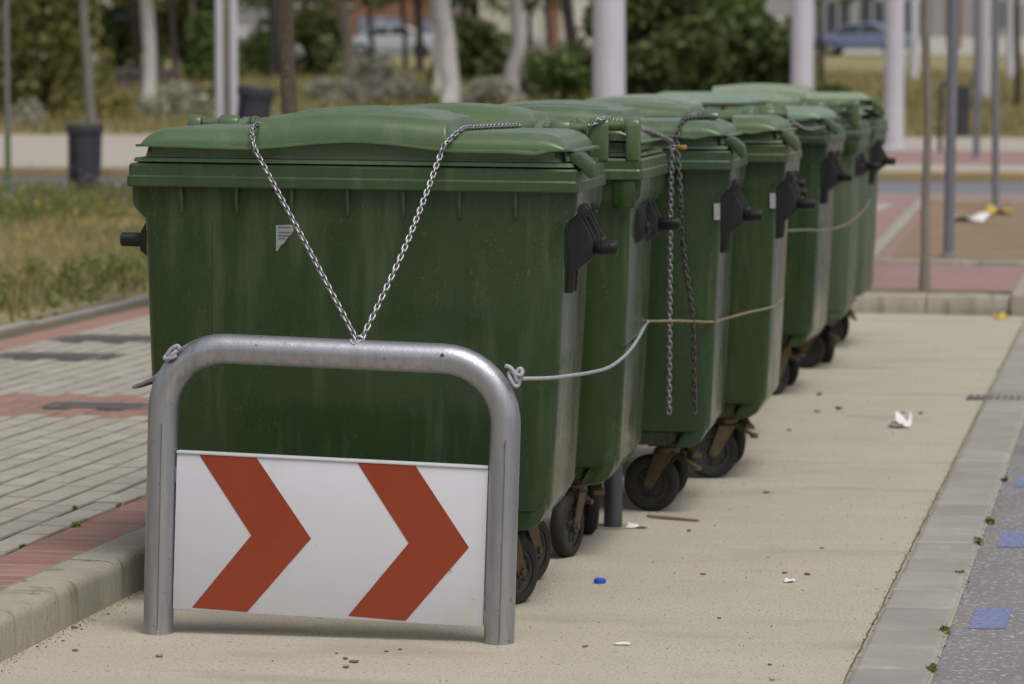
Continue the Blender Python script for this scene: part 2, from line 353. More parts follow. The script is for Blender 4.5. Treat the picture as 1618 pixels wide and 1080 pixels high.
dg = tag(empty('drain_grate', (-.66, 16.55, .004)), 'dark iron drain grate let into the flush kerb', 'drain')
MB().box(-.15, .15, -.10, .10, -.04, -.002).build('pit', M_IRON, dg, smooth=0)
for i_ in range(9): MB().box(-.14 + i_ * .032, -.122 + i_ * .032, -.095, .095, -.002, .006).build('grate_bar', M_IRON, dg, smooth=0)
# raised kerb along the pavement
kerb = tag(empty('kerb', (-2.95, 10, 0)), kind='structure')
prof = [(-.07, -.05), (.069, -.05), (.068, .086), (.0655, .099), (.059, .109), (.049, .1155), (.036, .1185), (-.07, .121)]
for i in range(34):
    y0 = 6.4 + i * .60 - 10
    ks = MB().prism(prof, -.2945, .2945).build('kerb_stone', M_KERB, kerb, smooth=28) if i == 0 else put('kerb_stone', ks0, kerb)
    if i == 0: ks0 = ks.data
    ks.location = (random.uniform(-.002, .002), y0, random.uniform(-.003, .003)); ks.rotation_euler = (random.uniform(-.002, .002), random.uniform(-.006, .006), random.uniform(-.003, .003))
MB().box(-.069, .030, -12, 17, -.055, .10).build('kerb_bedding', M_JOINT, kerb, smooth=0)

# brick pavement
pave = sheet('pavement', [(-6.05, -6), (-3.02, -6), (-3.02, 40.9), (-6.05, 40.9)], .1125, M_JOINT)
def brick_mesh(name, hx, hy, m, c=.006):
    z0, z1, z2 = -.02, .0025, .0065
    b = MB().add([(-hx, -hy, z0), (hx, -hy, z0), (hx, hy, z0), (-hx, hy, z0), (-hx, -hy, z1), (hx, -hy, z1), (hx, hy, z1), (-hx, hy, z1),
                  (-hx + c, -hy + c, z2), (hx - c, -hy + c, z2), (hx - c, hy - c, z2), (-hx + c, hy - c, z2)],
                 [(0, 1, 5, 4), (1, 2, 6, 5), (2, 3, 7, 6), (3, 0, 4, 7), (4, 5, 9, 8), (5, 6, 10, 9), (6, 7, 11, 10), (7, 4, 8, 11), (8, 9, 10, 11)])
    me = b.mesh(name, m, smooth=0); me.materials.append(M_DIRT)
    for p in me.polygons:
        if p.normal.z < .95: p.material_index = 1
    return b, me
gb, gb_me = brick_mesh('grey_brick', .0522, .0993, M_GREYBRICK)
rb, rb_me = brick_mesh('red_brick', .1075, .0472, M_REDBRICK)
rl, rl_me = brick_mesh('red_brick_along', .0522, .0993, M_REDBRICK)
spots = []
y = 6.5
while y < 24: spots.append(('r', -3.132, y)); y += .1005
for k in range(23):
    x = -3.302 - k * .1145; y = 6.5 + (.1 if k % 2 else 0)
    while y < 24:
        if not any(abs(x - cx) < cw and abs(y - cy) < ch for cx, cy, cw, ch in ((-5.33, 17.9, .30, .22), (-5.30, 16.72, .30, .20), (-4.30, 14.25, .26, .14))):
            red = (13.85 < y < 14.75)
            if k >= 21: red = True
            spots.append(('l' if red else 'g', x, y))
        y += .2015
def vis(s):                                 # nearest bricks that the photograph shows
    X, Y = s[1], s[2]
    return -.335 < X / Y < -.262 and Y > 8.4
near = sorted([s for s in spots if vis(s)], key=lambda s: s[2] - .6 * s[1])[:300]; nset = set(near)
rest = {'g': MB(), 'r': MB(), 'l': MB()}
for s in spots:
    t, x, y = s; zz = .1125 + random.uniform(-.0016, .0018); rot = Euler((random.uniform(-.008, .008), random.uniform(-.01, .01), random.uniform(-.012, .012)))
    if s in nset:
        o = put('brick', {'g': gb_me, 'r': rb_me, 'l': rl_me}[t], pave); o.location = (x, y, zz); o.rotation_euler = rot
    else:
        src = {'g': gb, 'r': rb, 'l': rl}[t]; m3 = rot.to_matrix()
        rest[t].add([m3 @ Vector(v) + Vector((x, y, zz)) for v in src.v], src.f)
for t, m in (('g', M_GREYBRICK), ('r', M_REDBRICK), ('l', M_REDBRICK)):
    o = tag(rest[t].build('brick_field', m, pave, smooth=0), kind='stuff'); o.data.materials.append(M_DIRT)
    o.data.polygons.foreach_set('material_index', [1 if p.normal.z < .95 else 0 for p in o.data.polygons])
sheet('far_paving', [(-6.05, 24), (-3.02, 24), (-3.02, 40.9), (-6.05, 40.9)], .1175, M_FARPAVE, parent=pave)
edge = tag(empty('edging_kerb', (-6.14, 20, 0)), kind='structure')
e0 = MB().box(-.04, .04, -.49, .49, .0, .122).mesh('edging_stone', M_FLUSH, bevel=.012)
for i in range(26):
    o = put('edging_stone', e0, edge); o.location = (random.uniform(-.01, .01), -10.5 + i, random.uniform(-.02, .012)); o.rotation_euler = (0, random.uniform(-.02, .02), random.uniform(-.01, .01))

# access covers let into the pavement
def cover(x, y, w, h, rz, label):
    t = tag(empty('access_cover', (x, y, .119), (0, 0, rz)), label, 'cover', 'iron covers in the pavement')
    fr = MB()
    for a in (MB().box(-w, w, -h, -h + .022, -.03, .004), MB().box(-w, w, h - .022, h, -.03, .004), MB().box(-w, -w + .022, -h + .022, h - .022, -.03, .004), MB().box(w - .022, w, -h + .022, h - .022, -.03, .004)): fr.add(a.v, a.f)
    fr.build('frame', M_IRON, t, smooth=0); pl = MB().box(-w + .026, w - .026, -h + .026, h - .026, -.03, 0)
    for i in range(5): pl.box(-w + .06, w - .06, -h + .05 + i * (2 * h - .1) / 5, -h + .05 + i * (2 * h - .1) / 5 + .012, 0, .003)
    pl.build('plate', M_IRON, t, smooth=0)
cover(-5.33, 17.9, .28, .20, .0, 'dark iron cover in the grey paving, farther of the two by the verge')
cover(-5.30, 16.72, .28, .18, .0, 'dark iron cover at the left picture edge in grey paving')
cover(-4.30, 14.25, .24, .12, .0, 'small iron cover set in the red brick cross band')

# pavement bulge beyond the end of the bay, soil bed, far pavement
bulge = sheet('corner_pavement', [(-3.02, 22.75), (-.80, 22.75), (-.62, 25.6), (-.45, 38.4), (-.45, 40.9), (-3.02, 40.9)], .118, M_REDPAVE)
sheet('soil_bed', [(-1.86, 26.3), (-.4, 26.0), (-.45, 37.6), (-2.25, 38.2)], .135, M_SOIL)
sheet('corner_paving_strip', [(-3.0, 26.2), (-2.75, 26.2), (-2.62, 38.0), (-3.0, 38.0)], .122, M_FARPAVE)
sheet('planting_strip', [(-2.9, 22.62), (-.98, 22.50), (-.98, 22.85), (-2.9, 22.97)], .124, mat('dark_soil', (.13, .10, .06), (.19, .15, .07), 14, .95, .5, 40, coords='World'))
ek = tag(empty('end_kerb', (-1.8, 22.4, 0)), kind='structure')
kp = [(.10, -.05), (-.078, -.05), (-.082, .03), (-.075, .085), (-.06, .112), (-.03, .122), (.10, .124)]
for i in range(4):
    x0 = -1.10 + i * .52
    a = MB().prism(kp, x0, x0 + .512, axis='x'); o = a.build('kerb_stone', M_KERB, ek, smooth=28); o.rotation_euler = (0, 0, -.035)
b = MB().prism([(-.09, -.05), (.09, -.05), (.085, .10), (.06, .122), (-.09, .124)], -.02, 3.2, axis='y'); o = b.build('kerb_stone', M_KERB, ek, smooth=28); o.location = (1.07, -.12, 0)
for (xa, ya, xb, yb, nm) in ((-1.95, 25.95, -.40, 25.75, 'bed_kerb'), (-2.02, 26.2, -2.38, 38.4, 'bed_kerb'), (-.42, 25.8, -.42, 38.4, 'bed_kerb'), (-2.4, 38.4, -.4, 38.0, 'bed_kerb'), (-3.0, 41.0, 9.4, 41.0, 'street_kerb'), (-6.2, 41.0, -3.0, 41.0, 'street_kerb')):
    k = tag(empty(nm, (xa, ya, 0)), kind='structure'); d = Vector((xb - xa, yb - ya, 0)); n = max(1, round(d.length / .8)); k.rotation_euler = (0, 0, math.atan2(d.y, d.x)); sl = d.length / n
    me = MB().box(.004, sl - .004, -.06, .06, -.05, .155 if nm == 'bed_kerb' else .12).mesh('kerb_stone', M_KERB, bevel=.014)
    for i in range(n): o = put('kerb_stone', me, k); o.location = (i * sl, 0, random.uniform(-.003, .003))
fs_ = sheet('far_pavement', [(-80, 50.3), (80, 50.3), (80, 77), (-80, 77)], .12, M_FARPAVE)
sheet('red_paving_band', [(-8.5, 54.5), (80, 54.5), (80, 64.0), (-8.5, 64.0)], .124, M_REDPAVE)
sheet('far_red_paving_band', [(-80, 77), (80, 77), (80, 86), (-80, 86)], .36, M_REDPAVE) if False else None
fk2 = tag(empty('far_street_kerb', (0, 50.15, 0)), kind='structure')
me = MB().box(-.99, .99, -.15, .15, -.05, .13).mesh('kerb_stone', M_YELKERB, bevel=.02)
for i in range(40): o = put('kerb_stone', me, fk2); o.location = (-40 + i * 2, 0, random.uniform(-.004, .004))

# ------------------------------------------------------------------ waste containers
def rrect(hx, y0, y1, r, z, n=5):
    pts = []
    for cx, cy, a0 in ((hx - r, y1 - r, 0), (-hx + r, y1 - r, 90), (-hx + r, y0 + r, 180), (hx - r, y0 + r, 270)):
        for i in range(n + 1):
            a = R(a0 + 90 * i / n); pts.append((cx + r * math.cos(a), cy + r * math.sin(a), z))
    return pts
def sstep(t): t = max(0., min(1., t)); return t * t * (3 - 2 * t)
def rnd(d, r): t = max(0., min(1., d / r)); return math.sqrt(max(0., 1 - (1 - t) ** 2))
YS = .80
LHX, LY1 = .612, .925
def lip_z(x): return 1.303 + .019 * sstep(1 - abs(x) / .30) ** .8
def lid_z(x, y):
    y = y / YS
    dx = LHX - abs(x); base = 1.303 + (lip_z(x) - 1.303) * sstep(1 - y / .35)
    h = .049 * rnd(dx, .085) * rnd(y, .09) * rnd(LY1 - y, .05) ** .7
    s = sstep((.280 - abs(x)) / .015)
    p = rnd(y, .06) * sstep((LY1 - .03 - y) / .22)
    d = s * p * (.036 + .036 * (1 - (x / .30) ** 2) * sstep(y / .45))
    sh = .010 * sstep((.215 - abs(x)) / .02) * sstep((y - .18) / .03) * sstep((.80 - y) / .03)       # raised panel on top of the dome
    return base + h + d * .80 + sh * .5 + .002 * y
xs = sorted(set([round(s * v, 4) for s in (-1, 1) for v in (0, .05, .1, .14, .17, .19, .196, .203, .209, .216, .225, .235, .244, .25, .256, .260, .263, .266, .269, .272, .275, .278, .281, .284, .288, .30, .34, .39, .44, .49, .52, .54, .555, .57, .58, .59, .597, .603, .608, .612)]))
ys = [0, .002, .006, .012, .02, .03, .042, .055, .07, .09, .115, .14, .165, .18, .186, .192, .198, .206, .23, .27, .32, .38, .44, .5, .56, .62, .68, .73, .76, .77, .776, .782, .788, .794, .80, .82, .84, .86, .88, .892, .902, .91, .917, .922, .925]
ys = [v * YS for v in ys]

bin0 = empty('waste_container', (0, 0, 0))
# body
b = MB()
lv = [(.285, .540, .066, .72, .05), (.292, .566, .054, .730, .055), (.315, .577, .046, .738, .055), (.60, .591, .034, .752, .052), (.90, .602, .026, .760, .050), (1.082, .608, .022, .765, .045),
      (1.096, .612, .021, .768, .04), (1.112, .625, .020, .778, .03), (1.128, .638, .020, .782, .025), (1.145, .6425, .020, .784, .022), (1.192, .644, .018, .785, .022)]
b.loft([rrect(hx, y0, y1, r, z) for z, hx, y0, y1, r in lv], cap1=False)
body = b.build('body', M_BODY, bin0, smooth=40)
b = MB().loft([rrect(.45, .11, .68, .04, .238), rrect(.49, .095, .70, .04, .26), rrect(.51, .09, .705, .04, .30)])
b.build('underside', M_BODY, bin0, smooth=40)
for s in (-1, 1):                                             # curved corner skids along the bottom
    pr_ = [(s * .5655, .330), (s * .560, .292), (s * .543, .258), (s * .512, .238), (s * .465, .232), (s * .452, .238), (s * .500, .320)]
    MB().prism(pr_, .058, .73).build('bottom_skid', M_BODY, bin0, bevel=.006)
for x in (-.42, -.30, -.12, .12, .30, .42):
    MB().box(x - .004, x + .004, .064, .12, .240, .292).build('bottom_rib', M_BODY, bin0, smooth=0)
for i in range(7):
    x = -.492 + i * .1605
    MB().prism([(.000, 1.19), (.004, 1.15), (.012, 1.115), (.024, 1.102), (.03, 1.19)], x - .0045, x + .0045, axis='x').build('front_rib', M_RIM, bin0, smooth=0)
for s in (-1, 1):                                             # rear corner posts
    MB().box(s * .60 - .045, s * .60 + .028 if s > 0 else s * .60 + .045, .755, .792, 1.10, 1.19).build('rear_post', M_BODY, bin0, bevel=.008) if s > 0 else \
        MB().box(s * .60 - .028, s * .60 + .045, .755, .792, 1.10, 1.19).build('rear_post', M_BODY, bin0, bevel=.008)
for x in (-.405, .335):                                          # faint moulded panel lines on the front
    MB().prism([(.0485, .33), (.0325, .62), (.0245, .90), (.0205, 1.09), (.040, 1.09), (.060, .33)], x - .002, x + .002, axis='x').build('panel_line', M_BODY, bin0, smooth=0)
# rim of two stepped bands
b = MB()
lv = [(1.186, .6495, -.006, .798, .018), (1.190, .6515, -.008, .800, .018), (1.2135, .6510, -.0078, .799, .018), (1.2190, .6465, -.003, .796, .016), (1.2455, .6465, -.003, .796, .016), (1.2515, .641, .002, .791, .016), (1.2525, .630, .012, .78, .016)]
b.loft([rrect(hx, y0, y1, r, z) for z, hx, y0, y1, r in lv]); b.build('rim', M_RIM, bin0, smooth=25)
# lid
b = MB(); n = len(xs)
b.add([(x, y, lid_z(x, y)) for y in ys for x in xs], [(j * n + i, j * n + i + 1, (j + 1) * n + i + 1, (j + 1) * n + i) for j in range(len(ys) - 1) for i in range(n - 1)])
lv = [(1.300, .606, .014, .735, .03), (1.296, .598, .020, .733, .03), (1.270, .605, .014, .735, .03), (1.2670, .632, .003, .74, .02), (1.2570, .634, .0, .742, .02), (1.2545, .625, .008, .738, .02)]
b.loft([rrect(hx, y0, y1, r, z) for z, hx, y0, y1, r in lv], cap0=False)
fx = [x for x in xs if abs(x) < .585]; b.add([(x, .0175, 1.268) for x in fx] + [(x, .0125, lip_z(x) - .002) for x in fx], [(i, i + 1, i + 1 + len(fx), i + len(fx)) for i in range(len(fx) - 1)])
pth = [(-LHX, .72)] + [(-LHX, y) for y in np.linspace(.68, .05, 12)] + [(-LHX + .008, .018)] + [(x, 0.) for x in xs if abs(x) < .59] + [(LHX - .008, .018)] + [(LHX, y) for y in np.linspace(.05, .68, 12)] + [(LHX, .72)]
rings = []
for i, (x, y) in enumerate(pth):
    a = Vector(pth[max(i - 1, 0)]); c_ = Vector(pth[min(i + 1, len(pth) - 1)]); t = (c_ - a).normalized(); nn = Vector((t.y, -t.x))
    z = lip_z(x) if y < .03 else 1.303
    wob = (.0025 * math.sin(x * 9 + 1) - .006 * sstep((x - .42) / .12) * math.sin(x * 40)) * (1 if y < .03 else 0)
    o1 = .026 if y > .1 else .024
    rings.append([(x - nn.x * .01, y - nn.y * .01, z - .006), (x + nn.x * o1, y + nn.y * o1, z - .0065 + wob), (x + nn.x * o1, y + nn.y * o1, z - .001 + wob), (x - nn.x * .01, y - nn.y * .01, z + .002)])
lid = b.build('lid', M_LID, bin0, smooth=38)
MB().loft(rings).build('lid_lip', M_LIP, lid, smooth=30)
for s in (1,):                                                 # side grip of the lid
    b = MB(); b.prism([(s * .615, 1.2975), (s * .652, 1.296), (s * .686, 1.268), (s * .692, 1.232), (s * .682, 1.224), (s * .652, 1.252), (s * .625, 1.270)], .02, .15)
    b.build('lid_grip', M_RIM, bin0, bevel=.005)
# hinge
hg = MB()
hg.cyl((-.585, .774, 1.352), (.585, .774, 1.352), .0165, 12)
for x0, x1, r in ((-.592, -.584, .022), (-.440, -.430, .024), (.584, .592, .022), (.430, .440, .024), (-.425, -.418, .022), (.418, .425, .022)):
    hg.cyl((x0, .774, 1.352), (x1, .774, 1.352), r, 14)
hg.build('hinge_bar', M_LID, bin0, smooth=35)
for s in (-1, 1):
    pf = [(.742, 1.245), (.800, 1.245), (.803, 1.30), (.800, 1.352)] + [(.774 + .026 * math.cos(a), 1.352 + .026 * math.sin(a)) for a in np.linspace(0, math.pi, 7)] + [(.745, 1.32)]
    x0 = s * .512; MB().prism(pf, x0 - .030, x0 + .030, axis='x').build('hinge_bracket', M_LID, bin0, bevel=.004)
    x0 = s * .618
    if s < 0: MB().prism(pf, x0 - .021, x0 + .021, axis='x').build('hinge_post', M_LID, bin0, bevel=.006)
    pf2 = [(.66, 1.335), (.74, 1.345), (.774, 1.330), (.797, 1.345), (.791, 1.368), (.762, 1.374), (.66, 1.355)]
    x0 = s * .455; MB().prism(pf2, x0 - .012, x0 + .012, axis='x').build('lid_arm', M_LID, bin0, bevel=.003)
# lifting plates with trunnions
for s in (-1, 1):
    for (yc, k, dx, hw) in ((.19, 1, 0 if s > 0 else -.034, .052), (.52, 2, -.012 if s > 0 else -.045, .045)):
        P_ = [(.596, 1.190), (.603, 1.190), (.612, 1.168), (.630, 1.152), (.652, 1.150), (.664, 1.138), (.660, 1.118), (.644, 1.112), (.676, 1.052), (.678, 1.000), (.628, .962), (.624, .902 if k == 1 else .955), (.590, .898 if k == 1 else .955)]
        b = MB(); pp = [(s * (x + dx), z) for x, z in P_]
        b.prism(pp, yc - hw, yc - hw + .012); b.prism(pp, yc + hw - .012, yc + hw)
        core = [(s * (x + dx), z) for x, z in ((.588, 1.12), (.625, 1.10), (.660, 1.045), (.660, 1.005), (.612, .965), (.608, .91), (.588, .905))]
        b.prism(core, yc - hw + .011, yc + hw - .011)
        pl = b.build('lifting_plate', M_BLACK, bin0, bevel=.003)
        x0, x1 = s * (.655 + dx), s * (.745 + dx - (.055 if k == 2 else 0))
        t = MB(); t.lathe([(.0, 0), (.0185, 0), (.0205, .003 * (1 if x1 > x0 else -1)), (.0205, x1 - x0 - .004 * (1 if x1 > x0 else -1)), (.017, x1 - x0), (.010, x1 - x0), (.010, (x1 - x0) * .7), (0, (x1 - x0) * .7)], 'x', (x0, yc, 1.028), 18)
        t.build('trunnion', M_BLACK, pl, smooth=40)
# casters
def caster():
    f = MB()
    f.box(-.055, .055, -.055, .055, .232, .247)                                    # mounting plate
    f.lathe([(0, .208), (.038, .208), (.042, .216), (.042, .226), (.034, .232), (0, .232)], 'z', (0, 0, 0), 20)
    for s in (-1, 1):
        f.add([(s * .034, -.034, .210), (s * .034, .036, .210), (s * .034, .078, .098), (s * .034, .070, .082), (s * .034, .050, .082), (s * .034, .040, .094),
               (s * .029, -.034, .210), (s * .029, .036, .210), (s * .029, .078, .098), (s * .029, .070, .082), (s * .029, .050, .082), (s * .029, .040, .094)],
              [(0, 1, 2, 3, 4, 5), (11, 10, 9, 8, 7, 6), (0, 6, 7, 1), (1, 7, 8, 2), (2, 8, 9, 3), (3, 9, 10, 4), (4, 10, 11, 5), (5, 11, 6, 0)])
    f.box(-.034, .034, -.034, .036, .200, .210); f.cyl((-.042, .058, .100), (.042, .058, .100), .011, 10)
    fk_ = f.build('caster_fork', M_ZINC, bin0, bevel=0, smooth=35)
    ty = MB().lathe([(.066, -.020), (.080, -.0225), (.092, -.021), (.0985, -.013), (.1, 0), (.0985, .013), (.092, .021), (.080, .0225), (.066, .020)], 'x', (0, .058, .100), 36)
    ty.build('tyre', M_RUBBER, fk_, smooth=50)
    h = MB().lathe([(0, -.024), (.019, -.024), (.021, -.010), (.050, -.008), (.055, -.017), (.067, -.017), (.067, .017), (.055, .017), (.050, .008), (.021, .010), (.019, .024), (0, .024)], 'x', (0, .058, .100), 24)
    for i in range(6):
        a = i * math.pi / 3; m = Matrix.Translation((0, .058, .1)) @ Matrix.Rotation(a, 4, 'X'); h.box(-.013, .013, -.006, .006, .018, .056, m)
    h.build('hub', M_HUB, fk_, smooth=35)
    br = MB().prism([(-.035, .205), (.0, .212), (-.06, .190), (-.105, .168), (-.112, .158), (-.098, .158), (-.055, .178), (-.03, .19)], -.016, .016, axis='x')
    br.box(-.02, .02, -.118, -.096, .150, .166); br.build('brake_lever', M_ZINC, fk_, bevel=.002)
    return fk_
c0 = caster(); forks0 = [c0]
for i in range(3): forks0.append(copy_tree(c0, bin0))
FPOS = [(.42, .17, 0), (.42, .62, 0), (-.42, .17, 0), (-.42, .62, 0)]
for fo, p in zip(forks0, FPOS): fo.location = p
# the containers: rim right-hand X, near-face Y, yaw, roll, flipped, label, caster swivels
SPEC = [
    (-1.552, 9.63, 3.2, .66, False, 'nearest green waste container, behind the chevron barrier, with a chain V on its front', (-32, -25, 165, 30)),
    (-1.552, 10.74, 2.0, .35, True, 'second green waste container from the barrier, turned with its hinges towards the first', (165, 20, 10, 170)),
    (-1.378, 11.88, 2.5, .30, False, 'third green waste container from the barrier, two loose chains hanging down its front', (78, 40, 180, 20)),
    (-1.300, 12.95, 1.5, .30, False, 'fourth green waste container from the barrier, with a yellowed lid corner', (110, 30, 160, 10)),
    (-1.445, 14.15, .0, .25, False, 'fifth green waste container from the barrier, mostly hidden behind the fourth', (150, 20, 10, 90)),
    (-1.560, 15.30, .5, .2, False, 'sixth green waste container from the barrier, hidden but for lid and lifting pin', (170, 60, 0, 90)),
    (-1.455, 16.45, -1.0, .3, False, 'seventh green waste container from the barrier, dark cable looped over its lid', (150, 30, 50, 90)),
    (-1.430, 17.90, .8, .2, True, 'eighth container from the barrier, faded green and turned with its hinges forward', (80, 200, 50, 90)),
    (-1.450, 19.35, -.8, .1, False, 'last and farthest green waste container in the row, with its lid ajar', (105, 30, 50, 90)),
]
BINS = []
for i, (xr, yf, yaw, roll, flip, label, sw) in enumerate(SPEC):
    o = bin0 if i == 0 else copy_tree(bin0)
    yawr = R(yaw + (180 if flip else 0)); cx = xr - .6515 * 0.980
    if flip:
        o.location = (cx, yf + .80, 0); o.rotation_euler = (0, R(-roll), yawr)
    else:
        o.location = (cx, yf, 0); o.rotation_euler = (0, R(roll), yawr)
    o.scale = (0.980, 1, 1); tag(o, label, 'container', 'green waste containers in a row'); BINS.append(o)
    forks = sorted([c for c in o.children if c.name.startswith('caster_fork')], key=lambda c: (c.location.x < 0, c.location.y))
    if flip: forks = [forks[3], forks[2], forks[1], forks[0]]
    for fo, a in zip(forks, sw): fo.rotation_euler = (0, 0, R(a + (180 if flip else 0)))
    if i == 8:
        for c in o.children:
            if c.name.split('.')[0] in ('lid', 'lid_grip', 'lid_arm'):
                c.location = (0, .774 - (.774 * math.cos(R(-4.5)) - 1.352 * math.sin(R(-4.5))), 1.352 - (.774 * math.sin(R(-4.5)) + 1.352 * math.cos(R(-4.5)))); c.rotation_euler = (R(-4.5), 0, 0)
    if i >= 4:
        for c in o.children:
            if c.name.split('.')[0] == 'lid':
                c.data = bpy.data.meshes.get('faded_lid') or c.data.copy(); c.data.name = 'faded_lid'; c.data.materials[0] = M_LID2  # far lids take the green with sky sheen in its colour
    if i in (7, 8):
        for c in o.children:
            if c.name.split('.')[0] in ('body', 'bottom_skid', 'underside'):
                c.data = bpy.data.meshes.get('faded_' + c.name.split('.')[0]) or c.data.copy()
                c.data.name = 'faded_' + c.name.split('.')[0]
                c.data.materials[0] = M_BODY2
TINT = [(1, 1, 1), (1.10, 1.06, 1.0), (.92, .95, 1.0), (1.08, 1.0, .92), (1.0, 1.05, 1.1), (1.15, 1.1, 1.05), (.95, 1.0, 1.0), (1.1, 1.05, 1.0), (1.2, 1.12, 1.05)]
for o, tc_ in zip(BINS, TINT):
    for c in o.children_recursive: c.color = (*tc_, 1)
bpy.context.view_layer.update()
def on_bin(i, x, y, z): return BINS[i].matrix_world @ Vector((x, y, z))

# torn stickers on the containers
b = MB().prism([(-.22, 1.083), (-.172, 1.085), (-.168, 1.070), (-.176, 1.058), (-.188, 1.045), (-.197, 1.032), (-.206, 1.026), (-.212, 1.014), (-.219, 1.008)], .0215, .0245)
st = b.build('sticker', M_STICKER, bin0, smooth=0); st['label'] = 'torn white printed sticker'; st.location = (0, -.0005, 0)
for z in (1.078, 1.064, 1.055, 1.047):
    MB().box(-.212, -.178 if z > 1.05 else -.192, .0200, .0213, z - .0007, z + .0007).build('print_line', M_DARKINK, st, smooth=0)
for i in (2, 3):
    q_ = MB().box(-.014, .014, -.0012, .0012, -.028, .028).build('sticker', M_STICKER, BINS[i], smooth=0); q_['label'] = 'small white printed label'; q_.location = (.5955, .0310, 1.045); q_.rotation_euler = (R(-1), 0, R(45))

# ------------------------------------------------------------------ U-shaped barrier with chevron panel
bar = tag(empty('barrier', (-2.134, 9.18, 0)), 'galvanised steel U-shaped barrier with white and red chevron panel', 'barrier')
TL = R(1.75)
def tilt(x, z): return (x * math.cos(TL) + (z - .35) * math.sin(TL), -x * math.sin(TL) + (z - .35) * math.cos(TL) + .35)
hw, ztop, rad, tr = .468, .765, .172, .0405
path = [(-hw, -.10), (-hw, .1), (-hw, .35), (-hw, ztop - rad)] + [(-hw + rad - rad * math.cos(a), ztop - rad + rad * math.sin(a)) for a in np.linspace(.12, math.pi / 2, 10)]
path += [(-.15, ztop), (.15, ztop)] + [(hw - rad + rad * math.sin(a), ztop - rad + rad * math.cos(a)) for a in np.linspace(0, math.pi / 2 - .12, 10)] + [(hw, ztop - rad), (hw, .35), (hw, .1), (hw, -.10)]
pts = [(*tilt(x, z),) for x, z in path]
MB().tube([(x, 0, z) for x, z in pts], tr, 32).build('frame_tube', M_GALV, bar, smooth=60)
for s in (-1, 1):                                            # weld seam running down each leg
    sx = s * hw + .008
    MB().tube([(tilt(sx, z)[0], -tr + .0006, tilt(sx, z)[1]) for z in np.linspace(.0, .56, 9)], [.0011] * 9, 8, flat=5).build('weld_seam', M_SEAM, bar, smooth=60)
pan = [(-.4245, .478), (.4275, .478), (.4255, .055), (-.4265, .055)]
pan = [tilt(x, z) for x, z in pan]
panel = MB().prism([(x, z) for x, z in pan], -.012, .006).build('sign_panel', M_WHITE, bar, bevel=.003)
tp = [tilt(x, z) for x, z in ((-.4245, .478), (.4275, .478), (.4275, .486), (-.4245, .486))]
MB().prism(tp, -.016, .010).build('panel_edge', M_WHITE, bar, bevel=.002)
for ch in ([(-2.493, .491), (-2.336, .487), (-2.185, .269), (-2.362, .066), (-2.515, .074), (-2.349, .274)], [(-2.058, .477), (-1.9, .471), (-1.755, .255), (-1.927, .054), (-2.084, .063), (-1.918, .263)]):
    MB().prism([(x + 2.134, min(z, .0 + z)) for x, z in ch], -.0134, -.0118).build('chevron', M_RED, panel, smooth=0)
for s, z in ((-1, .42), (-1, .12), (1, .42), (1, .12)):
    x, zz = tilt(s * .43, z); MB().box(x - .012, x + .012, -.006, .018, zz - .02, zz + .02).build('panel_bracket', M_GALV, bar, bevel=.002)
x, z = tilt(.30, ztop + .0) ; MB().lathe([(0, -.0415), (.004, -.0413), (.005, -.039)], 'y', (x, 0, z + .012), 10).build('drain_hole', M_DARKSTEEL, bar, smooth=0)
w = MB()
g_ = random.Random(3)
for i in range(26):
    a = g_.uniform(0, 2 * math.pi); rr = g_.uniform(0, .020); x = .076 + rr * math.cos(a); yy = -.012 + rr * .8 * math.sin(a)
    zs = tilt(.076, ztop)[1] + math.sqrt(max(0, tr ** 2 - yy ** 2))
    w.tube([(x, yy, zs - .003), (x + .001, yy, zs + .001), (x + .002, yy, zs + .004)], [.004, .0045, .001], 6)
w.build('weld_bead', M_GALV, bar, smooth=60)
for sgn, px_, pz_ in ((-1, -.418, .735), (1, .440, .705)):
    MB().prism([(px_ - .012, pz_ + .012), (px_ + .004, pz_ + .024), (px_ + .022 * (1 if sgn > 0 else .3), pz_), (px_ + .014, pz_ - .014)], -.008, .004).build('brass_tab', M_BRASS, bar, bevel=.001)

# second, plain post standing between the containers
ps = tag(empty('steel_post', (-1.735, 11.62, 0)), 'plain dark grey steel post standing between the second and third containers', 'post')
MB().tube([(0, 0, -.1), (0, 0, .92), (0, 0, .935)], [.031, .031, .024], 22).build('post_tube', M_DARKSTEEL, ps, smooth=50)
MB().lathe([(.03, .0), (.05, .002), (.075, 0)], 'z', (0, 0, .002), 18).build('collar', M_KERB, ps)

